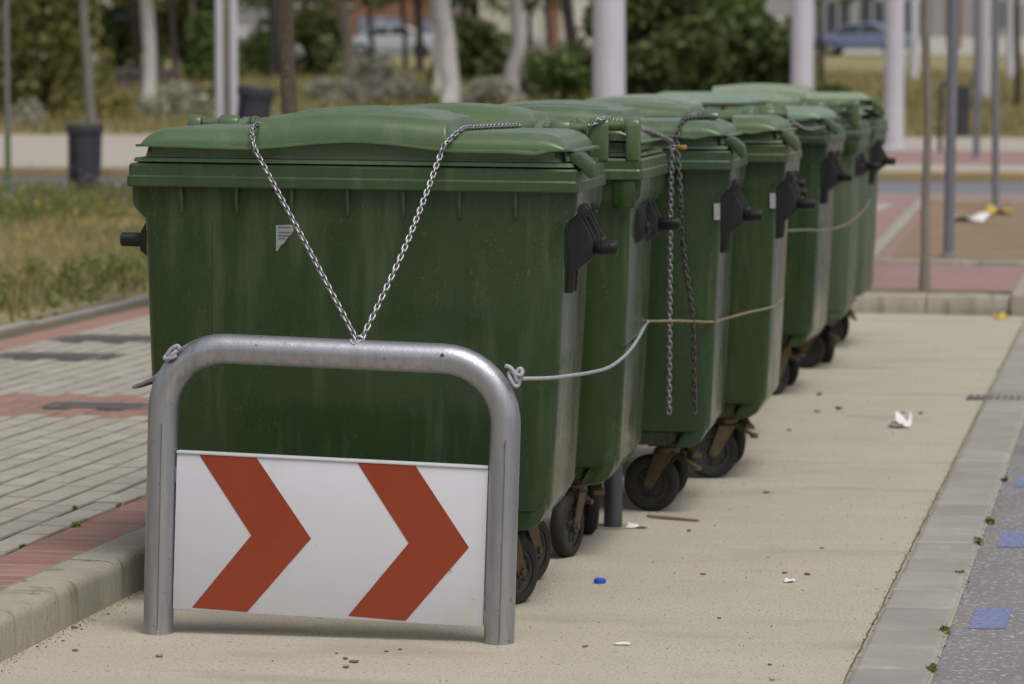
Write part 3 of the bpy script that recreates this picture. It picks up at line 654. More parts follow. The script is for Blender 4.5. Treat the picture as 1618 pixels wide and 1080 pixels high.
# ------------------------------------------------------------------ chains
PITCH = .0170
lk = MB(); loop = []
for a in np.linspace(-math.pi / 2, math.pi / 2, 6): loop.append((.0062 * math.sin(a), 0, .0060 + .0062 * math.cos(a)))
loop = [(.0062 * math.cos(a), 0, .0062 * math.sin(a) + (.0055 if math.sin(a) >= 0 else -.0055)) for a in np.linspace(0, 2 * math.pi, 13)[:-1]]
lk.tube(loop, .0030, 6, closed=True); LINK = lk.mesh('link', M_CHAIN, smooth=70)
LINK_D = LINK.copy(); LINK_D.name = 'dark_link'; LINK_D.materials[0] = M_CHAIN_D
def chain(name, runs, label, group, me=LINK, pitch=PITCH, scale=1.0):
    t = tag(empty(name, runs[0][0]), label, 'chain', group); base = Vector(runs[0][0])
    for run in runs:
        pts = [Vector(p) for p in run]; seg = [(pts[i + 1] - pts[i]).length for i in range(len(pts) - 1)]; tot = sum(seg); n = int(tot / pitch)
        k = 0; acc = 0.
        for i in range(n):
            s = (i + .5) * pitch
            while k < len(seg) - 1 and s > acc + seg[k]: acc += seg[k]; k += 1
            d = (pts[k + 1] - pts[k]).normalized(); p = pts[k] + d * (s - acc)
            q = d.to_track_quat('Z', 'Y'); o = put('link', me, t); o.location = p - base
            o.rotation_mode = 'QUATERNION'; o.rotation_quaternion = q @ Euler((0, 0, R(90 * (i % 2) + 20 + random.uniform(-8, 8)))).to_quaternion(); o.scale = (scale,) * 3
    return t
def smooth_path(pts, n=8):
    P = [Vector(p) for p in pts]; out = []
    for i in range(len(P) - 1):
        p0, p1, p2, p3 = P[max(i - 1, 0)], P[i], P[i + 1], P[min(i + 2, len(P) - 1)]
        for j in range(n):
            t = j / n; out.append(.5 * ((2 * p1) + (-p0 + p2) * t + (2 * p0 - 5 * p1 + 4 * p2 - p3) * t * t + (-p0 + 3 * p1 - 3 * p2 + p3) * t ** 3))
    return out + [P[-1]]
anchor = Vector((-2.058, 9.168, .803))
def onlid(i, x, y, up=.008): return on_bin(i, x, y, lid_z(x, y) + up)
L1 = smooth_path([anchor, Vector((-2.24, 9.36, 1.045)), on_bin(0, -.268, -.040, 1.292)], 10) + smooth_path([on_bin(0, -.276, -.034, 1.315), onlid(0, -.292, .03), onlid(0, -.298, .10), onlid(0, -.303, .2), onlid(0, -.305, .40), onlid(0, -.31, .68)], 5)
R1 = smooth_path([anchor + Vector((.012, 0, 0)), Vector((-1.965, 9.37, 1.050)), on_bin(0, .262, -.040, 1.290)], 10) + smooth_path([on_bin(0, .270, -.034, 1.315), onlid(0, .300, .03), onlid(0, .308, .10), onlid(0, .315, .2), onlid(0, .34, .36), onlid(0, .37, .50), onlid(0, .40, .66)], 5)
chain('steel_chain', [L1, R1], 'bright steel chain in a V from the barrier over the nearest lid', 'chains on the containers')
MB().tube([anchor + Vector((.006 + .013 * math.cos(a), .0, -.001 + .011 * math.sin(a))) for a in np.linspace(-.5, math.pi + .5, 10)], .004, 8).build('shackle_ring', M_GALV, smooth=60)
tag(bpy.data.objects['shackle_ring'], 'small steel ring welded on top of the barrier tube', 'ring')
C2 = smooth_path([on_bin(1, -.30, .80, 1.35), on_bin(1, -.43, .805, 1.33), on_bin(1, -.52, .80, 1.372), on_bin(1, -.54, .70, 1.368), on_bin(1, -.58, .45, 1.34), on_bin(1, -.61, .2, 1.325), Vector((-1.56, 11.80, 1.278))], 8)
C2b = smooth_path([Vector((-1.565, 11.80, 1.27)), Vector((-1.572, 11.82, 1.0)), Vector((-1.575, 11.83, .6)), Vector((-1.577, 11.835, .347))], 8)
chain('hanging_chain', [C2, C2b], 'straight steel chain hanging from the second container, left of the two loose chains', 'chains on the containers', pitch=.0185, scale=1.1)
C3 = smooth_path([onlid(2, .56, .42), onlid(2, .53, .24), onlid(2, .50, .12), onlid(2, .475, .03), on_bin(2, .465, -.040, 1.312), on_bin(2, .463, -.050, 1.27), Vector((-1.535, 11.80, 1.1)), Vector((-1.53, 11.82, .93)), Vector((-1.498, 11.83, .70)), Vector((-1.492, 11.84, .5)), Vector((-1.490, 11.845, .352))], 8)
chain('dark_hanging_chain', [C3], 'darker loose chain hanging from the third lid, right of the bright one', 'chains on the containers', me=LINK_D, pitch=.0185, scale=1.1)
pk = tag(empty('padlock', (-1.545, 11.77, 1.262)), 'small brass padlock joining the two loose chains at the third container', 'padlock')
MB().box(-.002, .034, -.008, .008, -.007, .008).build('lock_body', M_BRASS, pk, bevel=.002)
MB().tube([(-.002, 0, .006), (-.02, 0, .007), (-.03, 0, .001), (-.02, 0, -.005), (-.002, 0, -.005)], .003, 8).build('lock_shackle', M_GALV, pk)
C4 = smooth_path([on_bin(4, .25, .4, 1.38), on_bin(5, .50, .0, 1.375), on_bin(6, .38, -.05, 1.37), on_bin(6, .48, -.05, 1.29), on_bin(6, .56, -.045, 1.25), on_bin(6, .64, -.03, 1.262)], 8)
t = tag(MB().tube(C4, .010, 8).build('dark_cable', M_CHAIN_D, smooth=60), 'dark cable sagging across the seventh container lid', 'cable')
C5 = smooth_path([on_bin(7, -.36, 1.03, 1.37), on_bin(7, -.42, 1.03, 1.325), on_bin(7, -.50, 1.03, 1.305), on_bin(7, -.58, 1.03, 1.32), on_bin(7, -.62, 1.03, 1.35)], 8)
tag(MB().tube(C5, .010, 8).build('dark_cable', M_CHAIN_D, smooth=60), 'short dark cable hanging behind the eighth container hinges', 'cable')

# ------------------------------------------------------------------ ropes
def rope(name, pts, r, m, label, cat, knot=None):
    t = tag(empty(name, pts[0]), label, cat); b0 = Vector(pts[0])
    MB().tube([Vector(p) - b0 for p in smooth_path(pts, 10)], r, 10).build('cord', m, t, smooth=60)
    if knot:
        for kp in knot: MB().tube([Vector(p) - b0 for p in smooth_path(kp, 8)], r * 1.15, 8).build('knot', m, t, smooth=60)
    return t
k0 = Vector((-1.628, 9.165, .712))
rope('grey_cable', [k0 + Vector((.012, .01, -.006)), (-1.555, 9.28, .700), (-1.525, 9.50, .690), (-1.520, 9.75, .676), (-1.533, 10.2, .655), (-1.555, 10.7, .655), (-1.580, 11.1, .668), (-1.600, 11.4, .688), (-1.606, 11.52, .696)], .0052, M_CABLE,
     'grey cable tied to the right of the barrier, running along the first containers', 'cable',
     [[k0 + Vector((-.028, 0, .028)), k0 + Vector((-.012, -.004, .022)), k0 + Vector((.0, -.004, .0)), k0 + Vector((.004, -.002, -.012)), k0 + Vector((.014, .004, .002)), k0 + Vector((.016, .004, .016)), k0 + Vector((.008, .006, .02)), k0 + Vector((.0, .002, .008)), k0 + Vector((.012, -.006, .004)), k0 + Vector((.018, 0, .012))],
      [k0 + Vector((-.018, .0, .004)), k0 + Vector((-.014, -.003, -.006)), k0 + Vector((-.002, -.004, -.024)), k0 + Vector((.006, .0, -.022)), k0 + Vector((.008, .003, -.004)), k0 + Vector((-.004, .004, .012)), k0 + Vector((-.018, .002, .010)), k0 + Vector((-.018, 0, .004))]])
k1 = Vector((-2.568, 9.145, .748))
rope('grey_cable', [k1, (-2.592, 9.19, .725), (-2.665, 9.36, .680), (-2.765, 9.50, .640), (-2.805, 9.66, .625), (-2.815, 9.8, .62), (-2.79, 10.4, .63)], .0052, M_CABLE,
     'grey cable tied to the left of the barrier, going round the nearest container', 'cable',
     [[k1 + Vector((-.006, 0, -.008)), k1 + Vector((.010, -.005, .010)), k1 + Vector((.020, 0, .020)), k1 + Vector((.012, .005, .026)), k1 + Vector((-.004, .004, .012)), k1 + Vector((-.010, -.004, 0)), k1 + Vector((.006, -.006, .002)), k1 + Vector((.022, 0, .008))],
      [k1 + Vector((-.004, 0, .010)), k1 + Vector((.008, 0, .026)), k1 + Vector((.024, 0, .034)), k1 + Vector((.03, 0, .026))]])
rope('straw_rope', [(-1.606, 11.52, .696), (-1.53, 11.75, .682), (-1.447, 11.95, .666), (-1.436, 12.15, .660), (-1.408, 12.6, .652), (-1.366, 12.98, .646), (-1.357, 13.1, .644), (-1.364, 13.4, .644), (-1.385, 13.68, .645), (-1.48, 13.79, .648), (-1.60, 13.80, .65)], .0048, M_ROPE,
     'straw coloured rope stretched from the second to the fourth container', 'rope')
rope('straw_rope', [(-1.47, 14.6, .86), (-1.47, 15.6, .82), (-1.45, 16.4, .785), (-1.425, 17.2, .78), (-1.408, 17.9, .81), (-1.405, 18.4, .85)], .005, M_CABLE2, 'faded rope sagging between the seventh and eighth containers', 'rope')

# ------------------------------------------------------------------ litter on the bay
cp = tag(empty('bottle_cap', (-1.580, 10.32, 0), (0, 0, .1)), 'blue plastic bottle cap on the beige concrete', 'cap')
c = MB().lathe([(0, 0.0), (.0165, 0), (.017, .002), (.0165, .012), (.014, .0145), (0, .0145)], 'z', (0, 0, .0), 24); c.build('cap_shell', M_BLUEPL, cp, smooth=40)
rg = MB()
for i in range(24):
    a = i * 2 * math.pi / 24; rg.box(.0162, .0178, -.0008, .0008, .002, .011, Matrix.Rotation(a, 4, 'Z'))
rg.build('grip_ridge', M_BLUEPL, cp, smooth=0)
def scrap(name, x, y, w, l, h, m, label, cat, seed, rz=0, z=0.002):
    g = random.Random(seed); n = 7; b = MB(); vs = []
    for j in range(n):
        for i in range(n):
            u, v = i / (n - 1) - .5, j / (n - 1) - .5; rr = 1 - .25 * g.random() * (abs(u) > .4 or abs(v) > .4)
            vs.append((u * w * rr, v * l * rr, h * (.25 + .5 * math.sin(u * 5 + seed) * math.cos(v * 4 + seed * 2) + .45 * g.random()) ** 2 + .001))
    b.add(vs, [(j * n + i, j * n + i + 1, (j + 1) * n + i + 1, (j + 1) * n + i) for j in range(n - 1) for i in range(n - 1)])
    o = b.build(name, m, smooth=60); o.location = (x, y, z); o.rotation_euler = (0, 0, rz); sm = o.modifiers.new('s', 'SOLIDIFY'); sm.thickness = .0012
    return tag(o, label, cat)
scrap('paper_scrap', -1.029, 10.445, .036, .05, .010, M_PAPER, 'small white paper scrap on open concrete right of the blue cap', 'paper', 3)
scrap('paper_tissue', -1.021, 15.13, .10, .12, .055, M_PAPER, 'crumpled white tissue lying near the flush kerb', 'paper', 5)
scrap('paper_slip', -1.347, 9.21, .046, .04, .004, M_PAPER, 'flat pale paper slip on the concrete nearest the camera', 'paper', 8)
scrap('paper_wrapper', -1.655, 11.60, .085, .04, .012, M_PAPER, 'torn pale wrapper lying beside the plain steel post', 'paper', 9)
scrap('yellow_scrap', -.87, 21.95, .09, .05, .03, M_YELLOW, 'bright yellow scrap against the end kerb of the bay', 'litter', 4)
scrap('paper_sheet', -1.62, 33.5, .38, .9, .06, M_PAPER, 'white sheet of paper lying on the soil bed', 'paper', 6, z=.14)
scrap('yellow_wrapper', -1.42, 35.2, .26, .7, .06, M_YELLOW, 'yellow wrapper beside the white sheet on the soil bed', 'litter', 7, z=.14)
sk = tag(MB().tube([(-1.655, 11.875, .008), (-1.60, 11.85, .007), (-1.53, 11.82, .007), (-1.468, 11.79, .006)], [.005, .006, .0055, .004], 7).build('stick', M_ROPE), 'thin straw coloured stick on the concrete by the third container', 'stick')
def crumb_mesh(name, m, seed, s=.011):
    g = random.Random(seed); bm = bmesh.new(); bmesh.ops.create_icosphere(bm, subdivisions=1, radius=s)
    for v in bm.verts: v.co *= g.uniform(.6, 1.25); v.co.z = v.co.z * .45 + s * .4
    me = bpy.data.meshes.new(name); bm.to_mesh(me); bm.free(); me.materials.append(m); me.shade_smooth(); return me
cm = [crumb_mesh('crumb', M_STONE, 1), crumb_mesh('crumb', M_DRY, 2), crumb_mesh('crumb', M_DRY, 5)]
big = [(-2.745, 8.85, 1.0), (-2.825, 9.00, .6), (-2.86, 9.22, 1.1), (-2.500, 8.80, 1.3), (-2.02, 8.85, 1.0), (-1.985, 8.80, 1.2), (-1.99, 8.72, 1.3), (-1.91, 9.02, .7), (-1.44, 9.15, .9), (-2.06, 8.93, .6), (-1.94, 8.98, .7), (-.93, 8.95, .8), (-.90, 8.72, .8), (-1.06, 10.62, 1.0), (-.99, 10.6, 1.1),
       (-1.335, 12.66, 1.5), (-1.47, 11.55, 1.1), (-1.30, 10.55, .9), (-1.47, 14.9, 1.6), (-1.35, 15.9, 2.2), (-1.43, 15.75, 1.6), (-1.05, 15.75, 1.4), (-.97, 15.75, 1.4), (-1.50, 16.6, 2.0), (-1.0, 11.2, .8), (-1.15, 9.7, .7)]
for i, (x, y, s) in enumerate(big):
    o = put('crumb', cm[i % 3]); o.location = (x, y, 0); o.rotation_euler = (0, 0, i * 1.3); o.scale = (s * .95, s * .75, s * .75)
    tag(o, 'small brown dry crumb lying on the beige concrete bay', 'debris', 'dry crumbs on the bay')
P = np.stack([rng.uniform(-2.87, -.73, 700), rng.uniform(8.4, 21, 700), np.full(700, .002)], 1)
P2 = np.stack([-2.878 + np.abs(rng.normal(0, .025, 700)), rng.uniform(8.4, 12, 700), np.full(700, .002)], 1)
P3 = np.stack([-.722 + rng.normal(0, .008, 700), rng.uniform(8.4, 21, 700), np.full(700, .004)], 1)
P4 = np.stack([-.505 + rng.normal(0, .010, 500), rng.uniform(8.4, 21, 500), np.full(500, .003)], 1)
PP = np.concatenate([P, P2, P3, P4]); tag(quads('grit', PP, rng.uniform(.0015, .0055, len(PP)) * np.where(rng.random(len(PP)) < .06, 1.7, 1), M_GRIT, up=3.0), 'scattered dark grit along the edges of the bay', 'grit', kind='stuff')

# little weeds
def weed_mesh(seed, n, h, m=LF_GRASSG):
    g = np.random.default_rng(seed); P = np.stack([g.normal(0, h * .33, n), g.normal(0, h * .6, n), np.abs(g.normal(0, h * .45, n)) + .004], 1)
    return quads('leaf_tuft', P, g.uniform(.008, .020, n), m, parent=False, aspect=1.5, seed=seed)
wm = [weed_mesh(i, 34, .018, LF_WEED) for i in range(4)]
WP = [(-.515, 8.93, 1.1, 'leafy weed at the asphalt edge, nearest the camera'), (-.52, 9.56, 1.2, 'bushy weed at the asphalt edge beside the first blue mark'), (-.535, 10.70, .7, 'small weed at the asphalt edge between the two nearest blue marks'),
      (-.515, 11.40, 1.2, 'tall thin weed at the asphalt edge by the second blue mark'), (-.505, 11.95, 1.2, 'spreading weed at the asphalt edge past the second blue mark'), (-.50, 13.2, 1.0, 'far weed at the asphalt edge by the third blue mark'),
      (-3.225, 10.42, 1.1, 'sprig of weed between the red and grey bricks'), (-3.245, 10.95, .7, 'low weed farther along the red brick border'), (-3.24, 9.95, .7, 'low weed on the red brick border near the left edge'), (-3.36, 10.85, .8, 'dry sprig in the first grey brick joint')]
for i, (x, y, s, lab) in enumerate(WP):
    t = tag(empty('weed', (x, y, .115 if x < -2 else 0)), lab, 'weed', 'weeds in the joints'); o = put('leaf_tuft', wm[i % 4], t); o.scale = (s * .75,) * 3; o.rotation_euler = (0, 0, i)
    MB().tube([(0, 0, -.01), (.002, 0, .010 * s), (.004, .003, .020 * s)], [.0012, .001, .0008], 5).build('stem', LF_GRASSG, t)

# ------------------------------------------------------------------ grass verge on the left
n = 90000
X = -6.25 - rng.gamma(2.0, 2.0, n); Y = rng.uniform(12, 40.6, n)
k = (X > -.37 * Y - 1.2) & (X < -.20 * Y + 1.0) & (X > -19); X = X[k]; Y = Y[k]; n = len(X)
patch = np.sin(X * 1.1 + 1.3 * np.sin(Y * .45)) * np.cos(Y * .6 + .7 * np.sin(X * .8)) + rng.normal(0, .25, n)
H = rng.uniform(.04, .13, n) * (1 + .5 * (patch > .4)); near_edge = (X > -7.4 + .3 * np.sin(Y * 1.7)) & (rng.random(n) < .8); H[near_edge] *= 1.15; tall = Y > 32.0; H[tall] = rng.uniform(.08, .26, tall.sum())
P = np.stack([X, Y, np.full(n, .10)], 1); green = patch > .35
green |= tall & (rng.random(n) < .55); green |= near_edge & (rng.random(n) < .5)
o = put('dry_grass', blades('dry_grass', P[~green], H[~green], LF_GRASS, w=.016, lean=.8)); tag(o, 'dry straw coloured grass on the verge beyond the pavement', 'grass', kind='stuff')
o = put('green_grass', blades('green_grass', P[green], H[green], LF_GRASSG, w=.020, lean=.6, seed=5)); tag(o, 'green grass and weeds on the verge beyond the pavement', 'grass', kind='stuff')
n = 320; Y = rng.uniform(33, 40, n); X = Y * rng.uniform(-.36, -.26, n)
tag(quads('purple_flowers', np.stack([X, Y, .12 + rng.uniform(.12, .34, n)], 1), rng.uniform(.02, .05, n), LF_PURPLE), 'pale purple wild flowers in the tall verge grass', 'flowers', kind='stuff')
n = 500; Y = rng.uniform(24, 40, n); X = Y * rng.uniform(-.36, -.27, n)
tag(quads('yellow_flowers', np.stack([X, Y, .12 + rng.uniform(.05, .22, n)], 1), rng.uniform(.02, .04, n), LF_YEL), 'yellow wild flowers dotted through the verge', 'flowers', kind='stuff')
def bush(name, x, y, z, rx, ry, h, nleaf, ls, m, label, cat='bush', seed=1, clumps=14, group=None, stem=True, up=.0):
    g = np.random.default_rng(seed); t = tag(empty(name, (x, y, z)), label, cat, group)
    C = np.stack([g.uniform(-1, 1, clumps) * rx * .8, g.uniform(-1, 1, clumps) * ry * .8, g.uniform(.12, .92, clumps) * h], 1)
    C[:, :2] *= np.sqrt(np.clip(1.15 - (C[:, 2:] / h) ** 2, .12, 1)); cr = g.uniform(.22, .42, clumps) * min(rx * 1.3, h)
    idx = g.integers(0, clumps, nleaf); d = g.normal(size=(nleaf, 3)); d /= np.linalg.norm(d, axis=1)[:, None]
    P = C[idx] + d * (cr[idx] * g.uniform(.35, 1, nleaf) ** .5)[:, None]; P[:, 2] = np.abs(P[:, 2])
    quads('foliage', P, g.uniform(.6, 1.4, nleaf) * ls, m, t, aspect=1.5, seed=seed)
    if stem:
        s = MB()
        for i in range(5):
            c = C[i % clumps]; s.tube([(c[0] * .1, c[1] * .1, -.05), (c[0] * .5, c[1] * .5, c[2] * .5), (c[0], c[1], c[2])], [.03 * h * .4, .02 * h * .4, .006 * h * .4], 6)
        s.build('stems', M_DARKBARK, t)
    return t
bush('weed_clump', -6.75, 20.4, .10, .45, .9, .17, 300, .03, LF_WEED, 'dark green weed clump at the pavement edge by the left picture edge', 'weeds', 11, 12)
bush('weed_clump', -7.05, 22.6, .10, .5, .9, .18, 240, .03, LF_WEED, 'taller grey green weed clump behind the dark one on the verge', 'weeds', 12, 12)
bush('weed_clump', -6.55, 21.9, .10, .2, .5, .22, 150, .03, LF_WEED, 'thin upright weed clump close to the nearest container', 'weeds', 13, 8)

# ------------------------------------------------------------------ litter bins
def litter_bin(x, y, z, h, r0, r1, lean, label):
    t = tag(empty('litter_bin', (x, y, z), (0, lean, 0)), label, 'litter bin', 'dark litter bins')
    MB().lathe([(0, .0), (r0, 0), (r0 + .005, .02), (r1, h - .10), (r1, h - .02), (r1 - .02, h - .02), (r1 - .03, h - .12), (r0 - .03, .04)], 'z', (0, 0, 0), 28).build('tub', M_BINP, t, smooth=40)
    MB().lathe([(r1 + .002, h - .11), (r1 + .02, h - .10), (r1 + .022, h - .015), (r1 + .01, h), (r1 - .02, h), (r1 - .022, h - .03)], 'z', (0, 0, 0), 28).build('top_band', M_BINP, t, smooth=35)
    MB().box(-r1 * .72, -r1 * .58, -r1 - .02, -r1 + .05, .05, h - .11).build('front_strut', M_BINP, t, bevel=.006)
    return t
litter_bin(-11.92, 39.0, .10, .83, .165, .195, 0, 'dark grey litter bin on the verge at far left')
litter_bin(-9.47, 37.0, .75, .62, .165, .185, R(7), 'leaning dark litter bin beside the white double post')
MB().tube([(-9.47, 37.0, 0.0), (-9.49, 37.0, .9)], .03, 10).build('bin_post', M_BINP); tag(bpy.data.objects['bin_post'], 'short dark post carrying the leaning litter bin', 'post')
lb = tag(empty('litter_bin', (-3.25, 62.9, .12)), 'dark litter bin slung between two posts on the far pavement', 'litter bin', 'dark litter bins')
MB().lathe([(0, .28), (.17, .28), (.175, .32), (.19, 1.12), (.20, 1.16), (.17, 1.16), (.16, .4)], 'z', (0, 0, 0), 24).build('tub', M_BINP, lb, smooth=40)
for s in (-1, 1): MB().tube([(s * .33, 0, 0), (s * .33, 0, 1.12), (s * .28, 0, 1.2), (s * .19, 0, 1.2)], .035, 10).build('leg', M_BINP, lb)

# ------------------------------------------------------------------ posts and lamp columns
def column(x, y, z, wdt, h, label):
    t = tag(empty('lamp_column', (x, y, z)), label, 'lamp column', 'white lamp columns along the street')
    MB().tube([(0, 0, 0), (0, 0, .5), (0, 0, h)], [wdt / 2, wdt / 2, wdt * .42], 20).build('shaft', M_COLUMN, t, smooth=60)
    MB().lathe([(wdt * .5, 0), (wdt * .62, 0), (wdt * .62, .03), (wdt * .5, .05)], 'z', (0, 0, 0), 20).build('base_ring', M_COLUMN, t)
    MB().tube([(0, 0, h - .3), (.9, 0, h), (1.7, 0, h + .1)], [.07, .06, .05], 8).build('arm', M_COLUMN, t)
    MB().box(1.5, 2.2, -.15, .15, h + .05, h + .2).build('lantern', M_BINP, t, bevel=.03)
column(-5.73, 38.0, .1, .365, 8, 'broad white lamp column right behind the middle of the container row')
column(-5.36, 56.0, .12, .365, 8, 'white lamp column behind the last containers, in front of dark trees')
column(-4.56, 65.3, .12, .36, 8, 'white lamp column just right of the container row')
column(-7.6, 118, 1.25, .34, 8, 'slim distant white lamp column right beside the column nearest the row end')
column(-4.42, 98.5, .70, .365, 8, 'white lamp column right of the slung litter bin')
column(-4.43, 118, 1.25, .33, 2.75, 'short white column with a grey panel at the right picture edge')
MB().box(-.68, -.17, -.06, .06, 1.75, 2.6).build('side_panel', M_GREYW if 'M_GREYW' in globals() else M_POST, [o for o in col.objects if o.name.startswith('lamp_column')][-1], smooth=0)
dp = tag(empty('double_post', (-9.99, 38.0, .1)), 'pair of slim white posts standing close together on the verge', 'posts')
for x, r in ((-.080, .047), (.080, .047)): MB().tube([(x, 0, 0), (x, 0, 6)], r, 14).build('post_tube', M_COLUMN, dp, smooth=60)
MB().box(-.08, .08, -.012, .012, .3, 5.8).build('web_plate', M_GREYBARK, dp)
def post(x, y, z, r, h, lean, label, m=M_POST):
    t = tag(empty('metal_post', (x, y, z)), label, 'post', 'grey metal posts'); MB().tube([(0, 0, 0), (lean * h * .5, 0, h * .5), (lean * h, 0, h)], r, 14).build('post_tube', m, t, smooth=60)
    MB().lathe([(r, 0), (r * 1.7, 0), (r * 1.5, .03), (r, .04)], 'z', (0, 0, 0), 14).build('foot', m, t); return t
post(-1.445, 26.6, .13, .040, 4.0, .012, 'thick grey metal post rising from the near end of the soil bed')
post(-1.513, 36.6, .13, .036, 4.2, -.012, 'thinner grey metal post at the far end of the soil bed')
post(-2.72, 58.0, .12, .05, 4.2, .0, 'distant grey metal post behind the slung litter bin')
p_ = post(-12.05, 36.6, .10, .030, 3.2, .0, 'blue grey metal post cut by the left picture edge')
MB().tube([(0, 0, 0), (0, 0, .75)], .034, 12).build('green_sleeve', mat('green_sleeve', (.10, .17, .035)), p_)

# ------------------------------------------------------------------ trees
def trunk(name, x, y, z, h, r0, r1, m, label, bends, crown=None, cat='tree', group=None, seed=1, limbs=5, cr=(1.5, 1.5, 1.6), leaf=LF_GREEN, nleaf=1600, ls=.14, stake=None):
    g = random.Random(seed); t = tag(empty(name, (x, y, z)), label, cat, group)
    n = 14; pts = []
    for i in range(n):
        u = i / (n - 1); bx = sum(a * math.sin(f * u * 3.1 + p) for a, f, p in bends); bx0 = sum(a * math.sin(p) for a, f, p in bends)
        pts.append((bx - bx0, (bx - bx0) * .3, u * h))
    rad = [r0 + (r1 - r0) * (i / (n - 1)) + (r0 * .35 if i == 0 else 0) + g.uniform(-.04, .04) * r0 for i in range(n)]
    MB().tube(pts, rad, 12).build('trunk', m, t, smooth=60)
    top = Vector(pts[-1])
    if crown:
        lm = MB(); C = []
        for i in range(limbs):
            a = i * 6.283 / limbs + g.uniform(-.4, .4); rr = g.uniform(.5, 1); b0 = Vector(pts[int(n * g.uniform(.8, .97))]); e = top + Vector((math.cos(a) * cr[0] * rr * .8, math.sin(a) * cr[1] * rr * .8, g.uniform(-.1, .9) * cr[2]))
            lm.tube([b0, (b0 + e) * .5 + Vector((0, 0, .15)), e], [r1 * .7, r1 * .45, r1 * .15], 7); C.append(e)
        lm.build('limbs', m, t, smooth=60)
        q = np.random.default_rng(seed); nc = 16
        Cc = np.array([tuple(top + Vector((q.uniform(-1, 1) * cr[0] * .75, q.uniform(-1, 1) * cr[1] * .75, q.uniform(-.15, 1.0) * cr[2]))) for _ in range(nc)] + [tuple(e) for e in C])
        idx = q.integers(0, len(Cc), nleaf); d = q.normal(size=(nleaf, 3)); d /= np.linalg.norm(d, axis=1)[:, None]
        P = Cc[idx] + d * (q.uniform(.2, 1, nleaf) ** .5 * min(cr) * .42)[:, None]
        quads('crown', P, q.uniform(.6, 1.4, nleaf) * ls, leaf, t, aspect=1.5, seed=seed)
    if stake: MB().tube(stake, .02, 8).build('stake', M_DARKBARK, t)
    return t
trunk('young_tree', -4.88, 20.0, .1, 3.3, .052, .044, M_BARK, 'young tree with rough brown trunk behind the nearest container', [(.012, 2.5, .3), (.006, 6, 1)], True, seed=3, cr=(1.1, 1.1, 1.2), nleaf=1500, ls=.09, limbs=6)
trunk('sapling', -1.385, 22.72, .10, 3.6, .029, .021, M_GREYBARK, 'slender bare sapling trunk beside the end kerb of the bay', [(.015, 2.0, 0), (.006, 7, 1)], True, seed=4, cr=(.8, .8, .9), nleaf=900, ls=.08)
trunk('sapling', -14.05, 46.5, -.01, 4.2, .075, .045, M_GREYBARK, 'thin leaning grey sapling behind the far left litter bin', [(-.20, .5, 0)], True, seed=5, cr=(1.2, 1.2, 1.3), nleaf=1200, ls=.1)
TG = 'trees in the park behind'
def at(x, Y): # X of a picture column at distance Y, on the terrain
    th = math.atan2(x - 809, 5600) ; a = R(10.136) - th
    X = -math.tan(a) * Y; return X, Y, terr(X, Y) - .02
X, Y, Z = at(236, 97); trunk('plane_tree', X, Y, Z, 4.6, .20, .17, M_PALEBARK, 'pale mottled tree trunk left of the white double post', [(.05, 2, 0)], True, group=TG, seed=21, cr=(2.2, 2.2, 2.0), nleaf=1800, ls=.2)
X, Y, Z = at(708, 92); trunk('plane_tree', X, Y, Z, 4.8, .27, .20, M_PALEBARK, 'thick pale tree trunk with a fork behind the nearest lid', [(.10, 2.4, .4), (.03, 6, 0)], True, group=TG, seed=22, cr=(2.5, 2.5, 2.2), nleaf=1900, ls=.2)
X, Y, Z = at(806, 95); trunk('plane_tree', X, Y, Z, 4.6, .22, .16, M_PALEBARK, 'wavy pale tree trunk right of the thick forked one', [(-.12, 2.6, 1.2), (.04, 7, 0)], True, group=TG, seed=23, cr=(2.2, 2.2, 2.0), nleaf=1800, ls=.2)
X, Y, Z = at(691, 104); trunk('plane_tree', X, Y, Z, 4.6, .15, .12, M_PALEBARK, 'thinner pale trunk just left of the thick forked one', [(.06, 2.2, .2)], True, group=TG, seed=24, cr=(1.8, 1.8, 1.8), nleaf=1300, ls=.2)
X, Y, Z = at(543, 100); trunk('plane_tree', X, Y, Z, 4.6, .20, .15, M_GREYBARK, 'grey leaning tree trunk right of the young brown tree', [(.16, 1.9, 0)], True, group=TG, seed=25, cr=(2.2, 2.2, 2.0), nleaf=1700, ls=.2)
X, Y, Z = at(155, 122); trunk('park_tree', X, Y, Z, 4.8, .16, .13, M_PALEBARK, 'pale trunk half hidden by the olive bush at left', [(-.14, 2, 0)], True, group=TG, seed=26, cr=(2.2, 2.2, 2.0), nleaf=1400, ls=.2)
X, Y, Z = at(215, 112); trunk('park_tree', X, Y, Z, 4.8, .15, .12, M_DARKBARK, 'dark trunk just left of the pale mottled trunk', [(.08, 2, 0)], True, group=TG, seed=27, cr=(2.2, 2.2, 2.0), nleaf=1400, ls=.2)
X, Y, Z = at(278, 110); trunk('park_tree', X, Y, Z, 4.8, .12, .10, M_DARKBARK, 'slim dark trunk between the pale trunk and white double post', [(.05, 2.2, 1)], True, group=TG, seed=28, cr=(2, 2, 2.0), nleaf=1300, ls=.2)
X, Y, Z = at(306, 125); trunk('park_tree', X, Y, Z, 5.2, .16, .13, M_GREYBARK, 'grey trunk just left of the white double post', [(.06, 2, .4)], True, group=TG, seed=29, cr=(2.2, 2.2, 2.0), nleaf=1400, ls=.2)
X, Y, Z = at(434, 118); trunk('park_tree', X, Y, Z, 5.0, .17, .14, M_DARKBARK, 'dark trunk close left of the young brown tree', [(.05, 2, .4)], True, group=TG, seed=30, cr=(2.2, 2.2, 2.0), nleaf=1400, ls=.2)
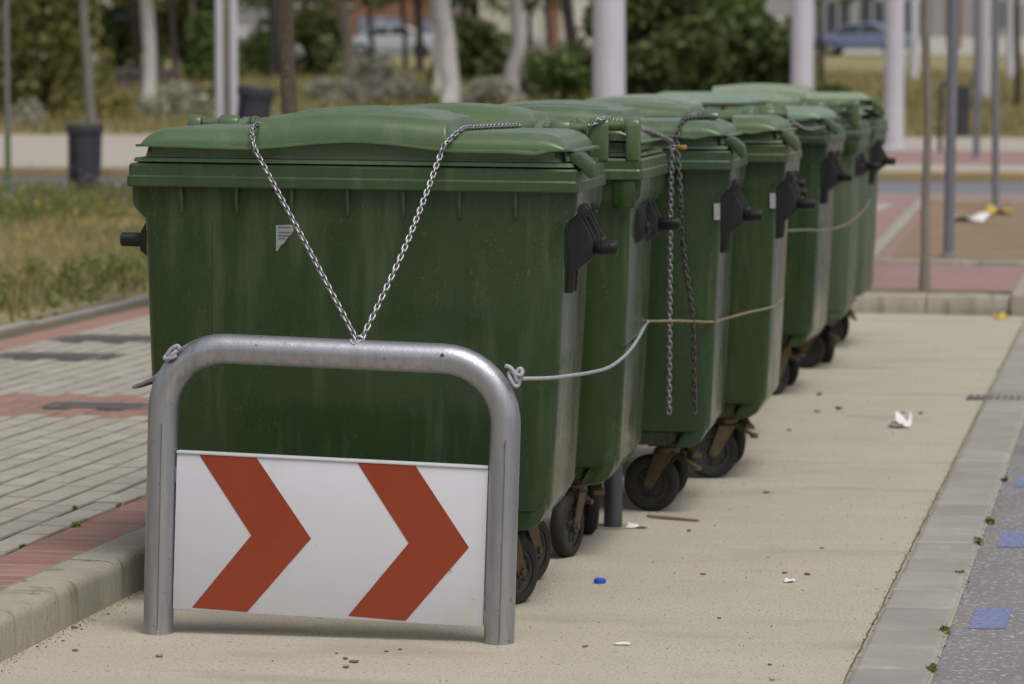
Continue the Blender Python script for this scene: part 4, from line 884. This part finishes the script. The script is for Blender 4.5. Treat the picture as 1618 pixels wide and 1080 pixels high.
X, Y, Z = at(663, 128); trunk('park_tree', X, Y, Z, 4.2, .15, .13, M_DARKBARK, 'straight dark trunk beside the parked white car', [(.03, 2, .4)], True, group=TG, seed=31, cr=(2.6, 2.6, 2.0), nleaf=2200, ls=.2)
X, Y, Z = at(902, 115); trunk('park_tree', X, Y, Z, 4.4, .22, .16, M_DARKBARK, 'dark leafy tree left of the broad white column', [(.12, 2, .4)], True, group=TG, seed=32, cr=(2.4, 2.4, 2.2), nleaf=2400, ls=.2)
X, Y, Z = at(866, 122); trunk('park_tree', X, Y, Z, 4.6, .10, .08, M_DARKBARK, 'thin dark trunk between pale trunks and broad white column', [(.06, 2, .4)], True, group=TG, seed=33, cr=(1.5, 1.5, 1.6), nleaf=1000, ls=.2)
X, Y, Z = at(1295, 108); trunk('park_tree', X, Y, Z, 3.3, .10, .08, M_DARKBARK, 'small tree with low green crown right of the far lamp column', [(.03, 2, .4)], True, group=TG, seed=34, cr=(1.6, 1.6, 1.4), nleaf=1500, ls=.16)
X, Y, Z = at(1605, 95); trunk('park_tree', X, Y, Z, 3.6, .09, .07, M_DARKBARK, 'small tree with low green crown at the right picture edge', [(.03, 2, .4)], True, group=TG, seed=35, cr=(1.4, 1.4, 1.4), nleaf=1500, ls=.16)

for px_, Y_, h_, lab, sd_ in ((588, 128, 3.0, 'low crowned leafy tree left of the parked white car', 71), (486, 126, 3.0, 'leafy tree with low crown just right of the young brown tree', 72), (735, 130, 3.2, 'leafy tree between the two pale trunks, crown over the cream wall', 73),
                             (840, 126, 2.6, 'bushy tree crown right of the wavy pale trunk', 74), (372, 128, 2.9, 'leafy tree behind the white double post', 75), (255, 124, 2.8, 'leafy tree right behind the pale mottled trunk', 76), (640, 134, 3.3, 'leafy tree overhanging the parked white car', 77)):
    X, Y, Z = at(px_, Y_); trunk('park_tree', X, Y, Z, h_, .10, .08, M_DARKBARK, lab, [(.05, 2, .4)], True, group=TG, seed=sd_, cr=(1.9, 1.9, 1.7), nleaf=1500, ls=.17, leaf=LF_GREEN if sd_ % 2 else LF_OLIVE)
# ------------------------------------------------------------------ bushes of the park
def pb(x, Y, rx, h, n, m, lab, seed, ls=.16, ry=None, clumps=18, name='bush', cat='bush'):
    X, Y, Z = at(x, Y); return bush(name, X, Y, Z, rx, ry or rx * .8, h, n, ls, m, lab, cat, seed, clumps, 'shrubs in the park')
pb(60, 84, 1.75, 4.4, 6500, LF_OLIVE, 'large olive green bush filling the upper left corner', 41, .13, clumps=34)
pb(-40, 88, 1.6, 4.2, 3000, LF_OLIVE, 'second olive bush cut by the upper left picture edge', 42, .15, clumps=24)
pb(178, 125, 2.2, 3.4, 3200, LF_DARK, 'dark hedge bush behind the pale trunk at left', 43, .2)
pb(265, 128, 1.9, 2.9, 3000, LF_DARK, 'dark bush behind the slim trunks left of the double post', 44, .2)
pb(318, 112, 1.2, 2.2, 2400, LF_GREEN, 'fresh green bush left of the white double post', 45, .14)
pb(405, 120, 1.6, 1.9, 2600, LF_GREEN, 'green bush behind the leaning litter bin', 46, .15)
pb(500, 118, 1.2, 2.2, 2200, LF_DARK, 'dark bush between the young tree and grey trunk', 47, .16)
pb(595, 104, 1.1, 1.0, 1400, LF_SAGE, 'low sage green shrub below the white car', 48, .11)
pb(610, 92, 1.6, .75, 1800, LF_SAGE, 'wide low grey sage patch behind the nearest lid', 49, .10)
pb(760, 112, 1.4, 2.0, 3200, LF_DARK, 'dark clipped bush between the two pale trunks', 50, .16)
pb(770, 92, .9, .75, 1200, LF_SAGE, 'pale flowering shrub between the two pale trunks', 51, .10)
pb(846, 98, .8, 1.4, 1500, LF_SAGE, 'pale loose shrub right of the wavy trunk', 52, .10)
pb(885, 94, .9, 1.5, 2600, LF_GREEN, 'bright green bush left of the broad white column', 53, .12)
pb(1045, 88, 1.5, 3.9, 6000, LF_DARK, 'tall dark bush right behind the broad white column', 54, .16, clumps=28)
pb(1130, 92, 1.7, 4.0, 6500, LF_GREEN, 'big green bush between the two large lamp columns', 55, .15, clumps=30)
pb(1205, 90, 1.2, 2.4, 4200, LF_DARK, 'dark bush left of the far lamp column', 56, .15, clumps=22)
pb(985, 90, 1.2, 3.9, 4200, LF_DARK, 'dark bush hidden partly by the broad white column', 57, .16, clumps=22)
pb(1310, 84, .55, .85, 1500, LF_DARK, 'low dark bush right of the far lamp column', 58, .09)
pb(180, 84, .7, .6, 1000, LF_OLIVE, 'low yellow green tuft at the foot of the pale trunk', 59, .08)
pb(275, 84, .9, .9, 1300, LF_SAGE, 'dry pale shrub right of the pale trunk foot', 60, .08)
pb(320, 88, .8, .7, 1100, LF_OLIVE, 'olive tuft left of the white double post', 61, .08)
pb(45, 79.5, .45, .65, 500, LF_SAGE, 'pale plume grass below the olive bush', 62, .07)
pb(520, 96, .9, .7, 1200, LF_SAGE, 'pale low shrub right of the young brown tree', 63, .09)
pb(690, 84, .7, .5, 900, LF_OLIVE, 'low olive tuft at the foot of the thick pale trunk', 64, .08)
n = 26000; Y = rng.uniform(77.5, 125, n); X = Y * rng.uniform(-.36, -.02, n); Z = .1 + .0285 * (Y - 77)
o = put('meadow_grass', blades('meadow_grass', np.stack([X, Y, Z], 1), rng.uniform(.12, .42, n), LF_GRASS, w=.05, lean=.5, seed=9)); tag(o, 'rough dry meadow grass in the park behind', 'grass', kind='stuff')
o = put('meadow_weeds', blades('meadow_weeds', np.stack([X[::2] + .1, Y[::2], Z[::2]], 1), rng.uniform(.12, .38, n // 2), LF_GRASSG, w=.05, lean=.5, seed=10)); tag(o, 'green weeds through the meadow in the park behind', 'grass', kind='stuff')
n = 260; Y = rng.uniform(80, 110, n); X = Y * rng.uniform(-.34, -.12, n)
tag(quads('meadow_flowers', np.stack([X, Y, .1 + .0285 * (Y - 77) + rng.uniform(.2, .6, n)], 1), rng.uniform(.06, .14, n), LF_YEL), 'yellow flower heads across the meadow', 'flowers', kind='stuff')
# low dark wall in the park
X, Y, Z = at(190, 108); lw = tag(empty('low_wall', (X, Y, Z), (0, 0, .1)), 'low dark stone wall among the trees at left', 'wall')
M_DSTONE = mat('dark_stone', (.085, .07, .07), (.06, .05, .05), 2, .9)
for i in range(4):
    for j in range(2): MB().box(-1.6 + i * .8 + (j * .3), -.82 + i * .8 + j * .3, -.2, .2, j * .35, j * .35 + .34).build('stone', M_DSTONE, lw, bevel=.03)
X, Y, Z = at(185, 130); bs = tag(empty('blue_sign', (X, Y, Z)), 'blue round sign among the trees at upper left', 'sign')
MB().tube([(0, 0, 0), (0, 0, 2.2)], .04, 8).build('pole', M_POST, bs); MB().lathe([(0, -.02), (.36, -.02), (.36, .02), (0, .02)], 'y', (0, 0, 1.8), 24).build('disc', mat('sign_blue', (.10, .20, .62)), bs)

# ------------------------------------------------------------------ buildings
M_CREAM = mat('cream_render', (.50, .475, .42), (.44, .415, .365), .5, .85); M_ORANGE = mat('orange_brick', (.25, .125, .075), (.20, .10, .065), 1.5, .85)
M_GREYW = mat('grey_render', (.33, .33, .345), (.29, .29, .305), .4, .85); M_GLASS = mat('window_glass', (.05, .055, .065), (.08, .09, .1), 2, .15)
M_SHUT = mat('blue_grey_shutter', (.20, .23, .30), (.17, .20, .26), 2, .6); M_WHT = mat('white_render', (.62, .61, .60), (.56, .55, .54), .5, .8)
def building(x0, x1, Y, dep, h, m, label, bays, base=None, name='building'):
    Xa, _, Za = at(x0, Y); Xb, _, _ = at(x1, Y); t = tag(empty(name, ((Xa + Xb) / 2, Y, Za)), label, 'building', 'buildings beyond the park'); hw_ = (Xb - Xa) / 2
    MB().box(-hw_, hw_, 0, dep, -.5, h).build('wall', m, t, smooth=0)
    if base: MB().box(-hw_ - .05, hw_ + .05, -.08, dep, -.5, .9).build('plinth', base, t, smooth=0)
    MB().box(-hw_ - .25, hw_ + .25, -.25, dep + .25, h, h + .25).build('roof', M_GREYW, t, smooth=0)
    for (u0, u1, z0, z1, mm) in bays:
        a = -hw_ + 2 * hw_ * u0; b_ = -hw_ + 2 * hw_ * u1
        f = MB().box(a, b_, -.10, .05, z0, z1).build('window', mm, t, smooth=0)
        if mm in (M_GLASS, M_SHUT):
            MB().box(a - .08, b_ + .08, -.16, .02, z0 - .08, z0 - .002).build('sill', M_WHT, f, smooth=0); MB().box((a + b_) / 2 - .03, (a + b_) / 2 + .03, -.13, -.09, z0, z1).build('mullion', M_WHT, f, smooth=0)
    return t
building(470, 745, 168, 12, 9, M_ORANGE, 'orange brick building with grey shutters beyond the white car', [(.36, .62, .1, 1.9, M_SHUT), (.04, .26, .1, 1.9, M_SHUT), (.70, .86, .1, 1.8, M_SHUT), (.0, .33, 2.5, 4.0, M_GLASS), (.42, .62, 3.2, 4.6, M_GLASS), (.88, .99, 2.2, 4.5, M_GLASS), (.1, .3, 5.5, 7, M_GLASS), (.5, .7, 5.5, 7, M_GLASS)], M_GREYW)
building(757, 800, 166, 12, 8.5, M_CREAM, 'cream building block behind the pale trunks', [(.15, .85, 4.6, 6.0, M_GLASS)], M_GREYW)
building(806, 1010, 172, 12, 8, M_CREAM, 'cream building with brown shutters left of broad column', [(.08, .2, .5, 2.6, M_WHT), (.30, .38, .3, 3.0, M_ORANGE), (.5, .62, .5, 2.6, M_WHT), (.7, .8, 2.8, 4.2, M_GLASS), (.2, .4, 4.2, 5.6, M_GLASS)], M_GREYW)
building(225, 440, 176, 12, 7, M_GREYW, 'grey building with white panels beyond the left trunks', [(.02, .30, 1.5, 2.7, M_WHT), (.70, .80, -.2, 1.6, M_WHT), (.86, .96, -.2, 1.6, M_WHT), (.4, .62, 1.0, 3, M_GLASS), (.05, .35, 3.6, 5.4, M_GLASS), (.6, .9, 3.8, 5.2, M_GLASS)], M_ORANGE)
building(1180, 1630, 170, 14, 9, M_GREYW, 'long light grey building behind the lawn at right', [(.02, .12, .6, 1.9, M_WHT), (.40, .48, .7, 2.6, M_GLASS), (.70, .75, .4, 3.2, M_ORANGE), (.80, .88, .9, 2.6, M_GLASS), (.55, .64, .9, 2.6, M_GLASS), (.28, .36, .9, 2.6, M_GLASS), (.1, .2, 4.2, 5.8, M_GLASS), (.4, .5, 4.2, 5.8, M_GLASS), (.7, .8, 4.2, 5.8, M_GLASS)], M_WHT)
building(-140, 200, 190, 14, 8, M_CREAM, 'pale building hidden behind the bushes at far left', [(.2, .3, 1, 3, M_GLASS), (.6, .7, 1, 3, M_GLASS)], M_GREYW)
building(1010, 1178, 186, 14, 8, M_CREAM, 'cream building hidden behind the green bushes', [(.2, .4, 1, 3, M_GLASS), (.6, .8, 1, 3, M_GLASS)], M_GREYW)
# a far belt of trees closes the view
n = 26000; X = rng.uniform(-130, 60, n); Y = rng.uniform(196, 214, n); Zz = 2.2 + rng.uniform(0, 1, n) ** .8 * (6 + 2 * np.sin(X * .3) + 1.5 * np.sin(X * .83))
tag(quads('far_wood', np.stack([X, Y, Zz], 1), rng.uniform(.5, 1.1, n), LF_DARK), 'far belt of dark trees behind the buildings', 'wood', kind='stuff')
# green screen of branches hanging into the top of the view
# ------------------------------------------------------------------ parked cars
def car(x, Y, m, rz, label):
    X, Y, Z = at(x, Y); t = tag(empty('parked_car', (X, Y, Z + .02), (0, 0, rz)), label, 'car', 'cars parked beyond the park')
    pf = [(-2.05, .30), (-2.08, .62), (-1.95, .82), (-1.35, .90), (-.70, 1.36), (.55, 1.42), (1.30, 1.02), (1.95, .92), (2.08, .62), (2.05, .30)]
    MB().prism(pf, -.82, .82).build('body', m, t, bevel=.06, seg=3)
    for s in (-1, 1):
        MB().prism([(-1.20, .93), (-.66, 1.30), (-.06, 1.34), (-.06, .95)], s * .825, s * .815).build('side_window', M_GLASS, t, smooth=0)
        MB().prism([(.02, .95), (.02, 1.345), (.50, 1.35), (1.12, 1.00)], s * .825, s * .815).build('side_window', M_GLASS, t, smooth=0)
        for xx in (-1.28, 1.28):
            wv = MB().lathe([(.20, -.10), (.30, -.10), (.32, -.06), (.32, .06), (.30, .10), (.20, .10)], 'y', (xx, s * .76, .32), 22).build('wheel', M_RUBBER, t, smooth=40)
            MB().lathe([(0, -.09), (.20, -.08), (.21, 0), (.20, .08), (0, .09)], 'y', (xx, s * .76, .32), 18).build('rim', M_GALV, wv, smooth=40)
        MB().box(-2.10, -1.98, s * .62 - .14, s * .62 + .14, .62, .76).build('headlight', M_PAPER, t, bevel=.02)
M_CARW = mat('white_car_paint', (.42, .43, .48), (.40, .41, .46), 2, .25); M_CARB = mat('blue_car_paint', (.16, .20, .33), (.15, .18, .30), 2, .3)
car(620, 150, M_CARW, .12, 'white car parked in front of the orange brick building')
car(1362, 152, M_CARB, -.08, 'blue car parked in front of the long grey building')
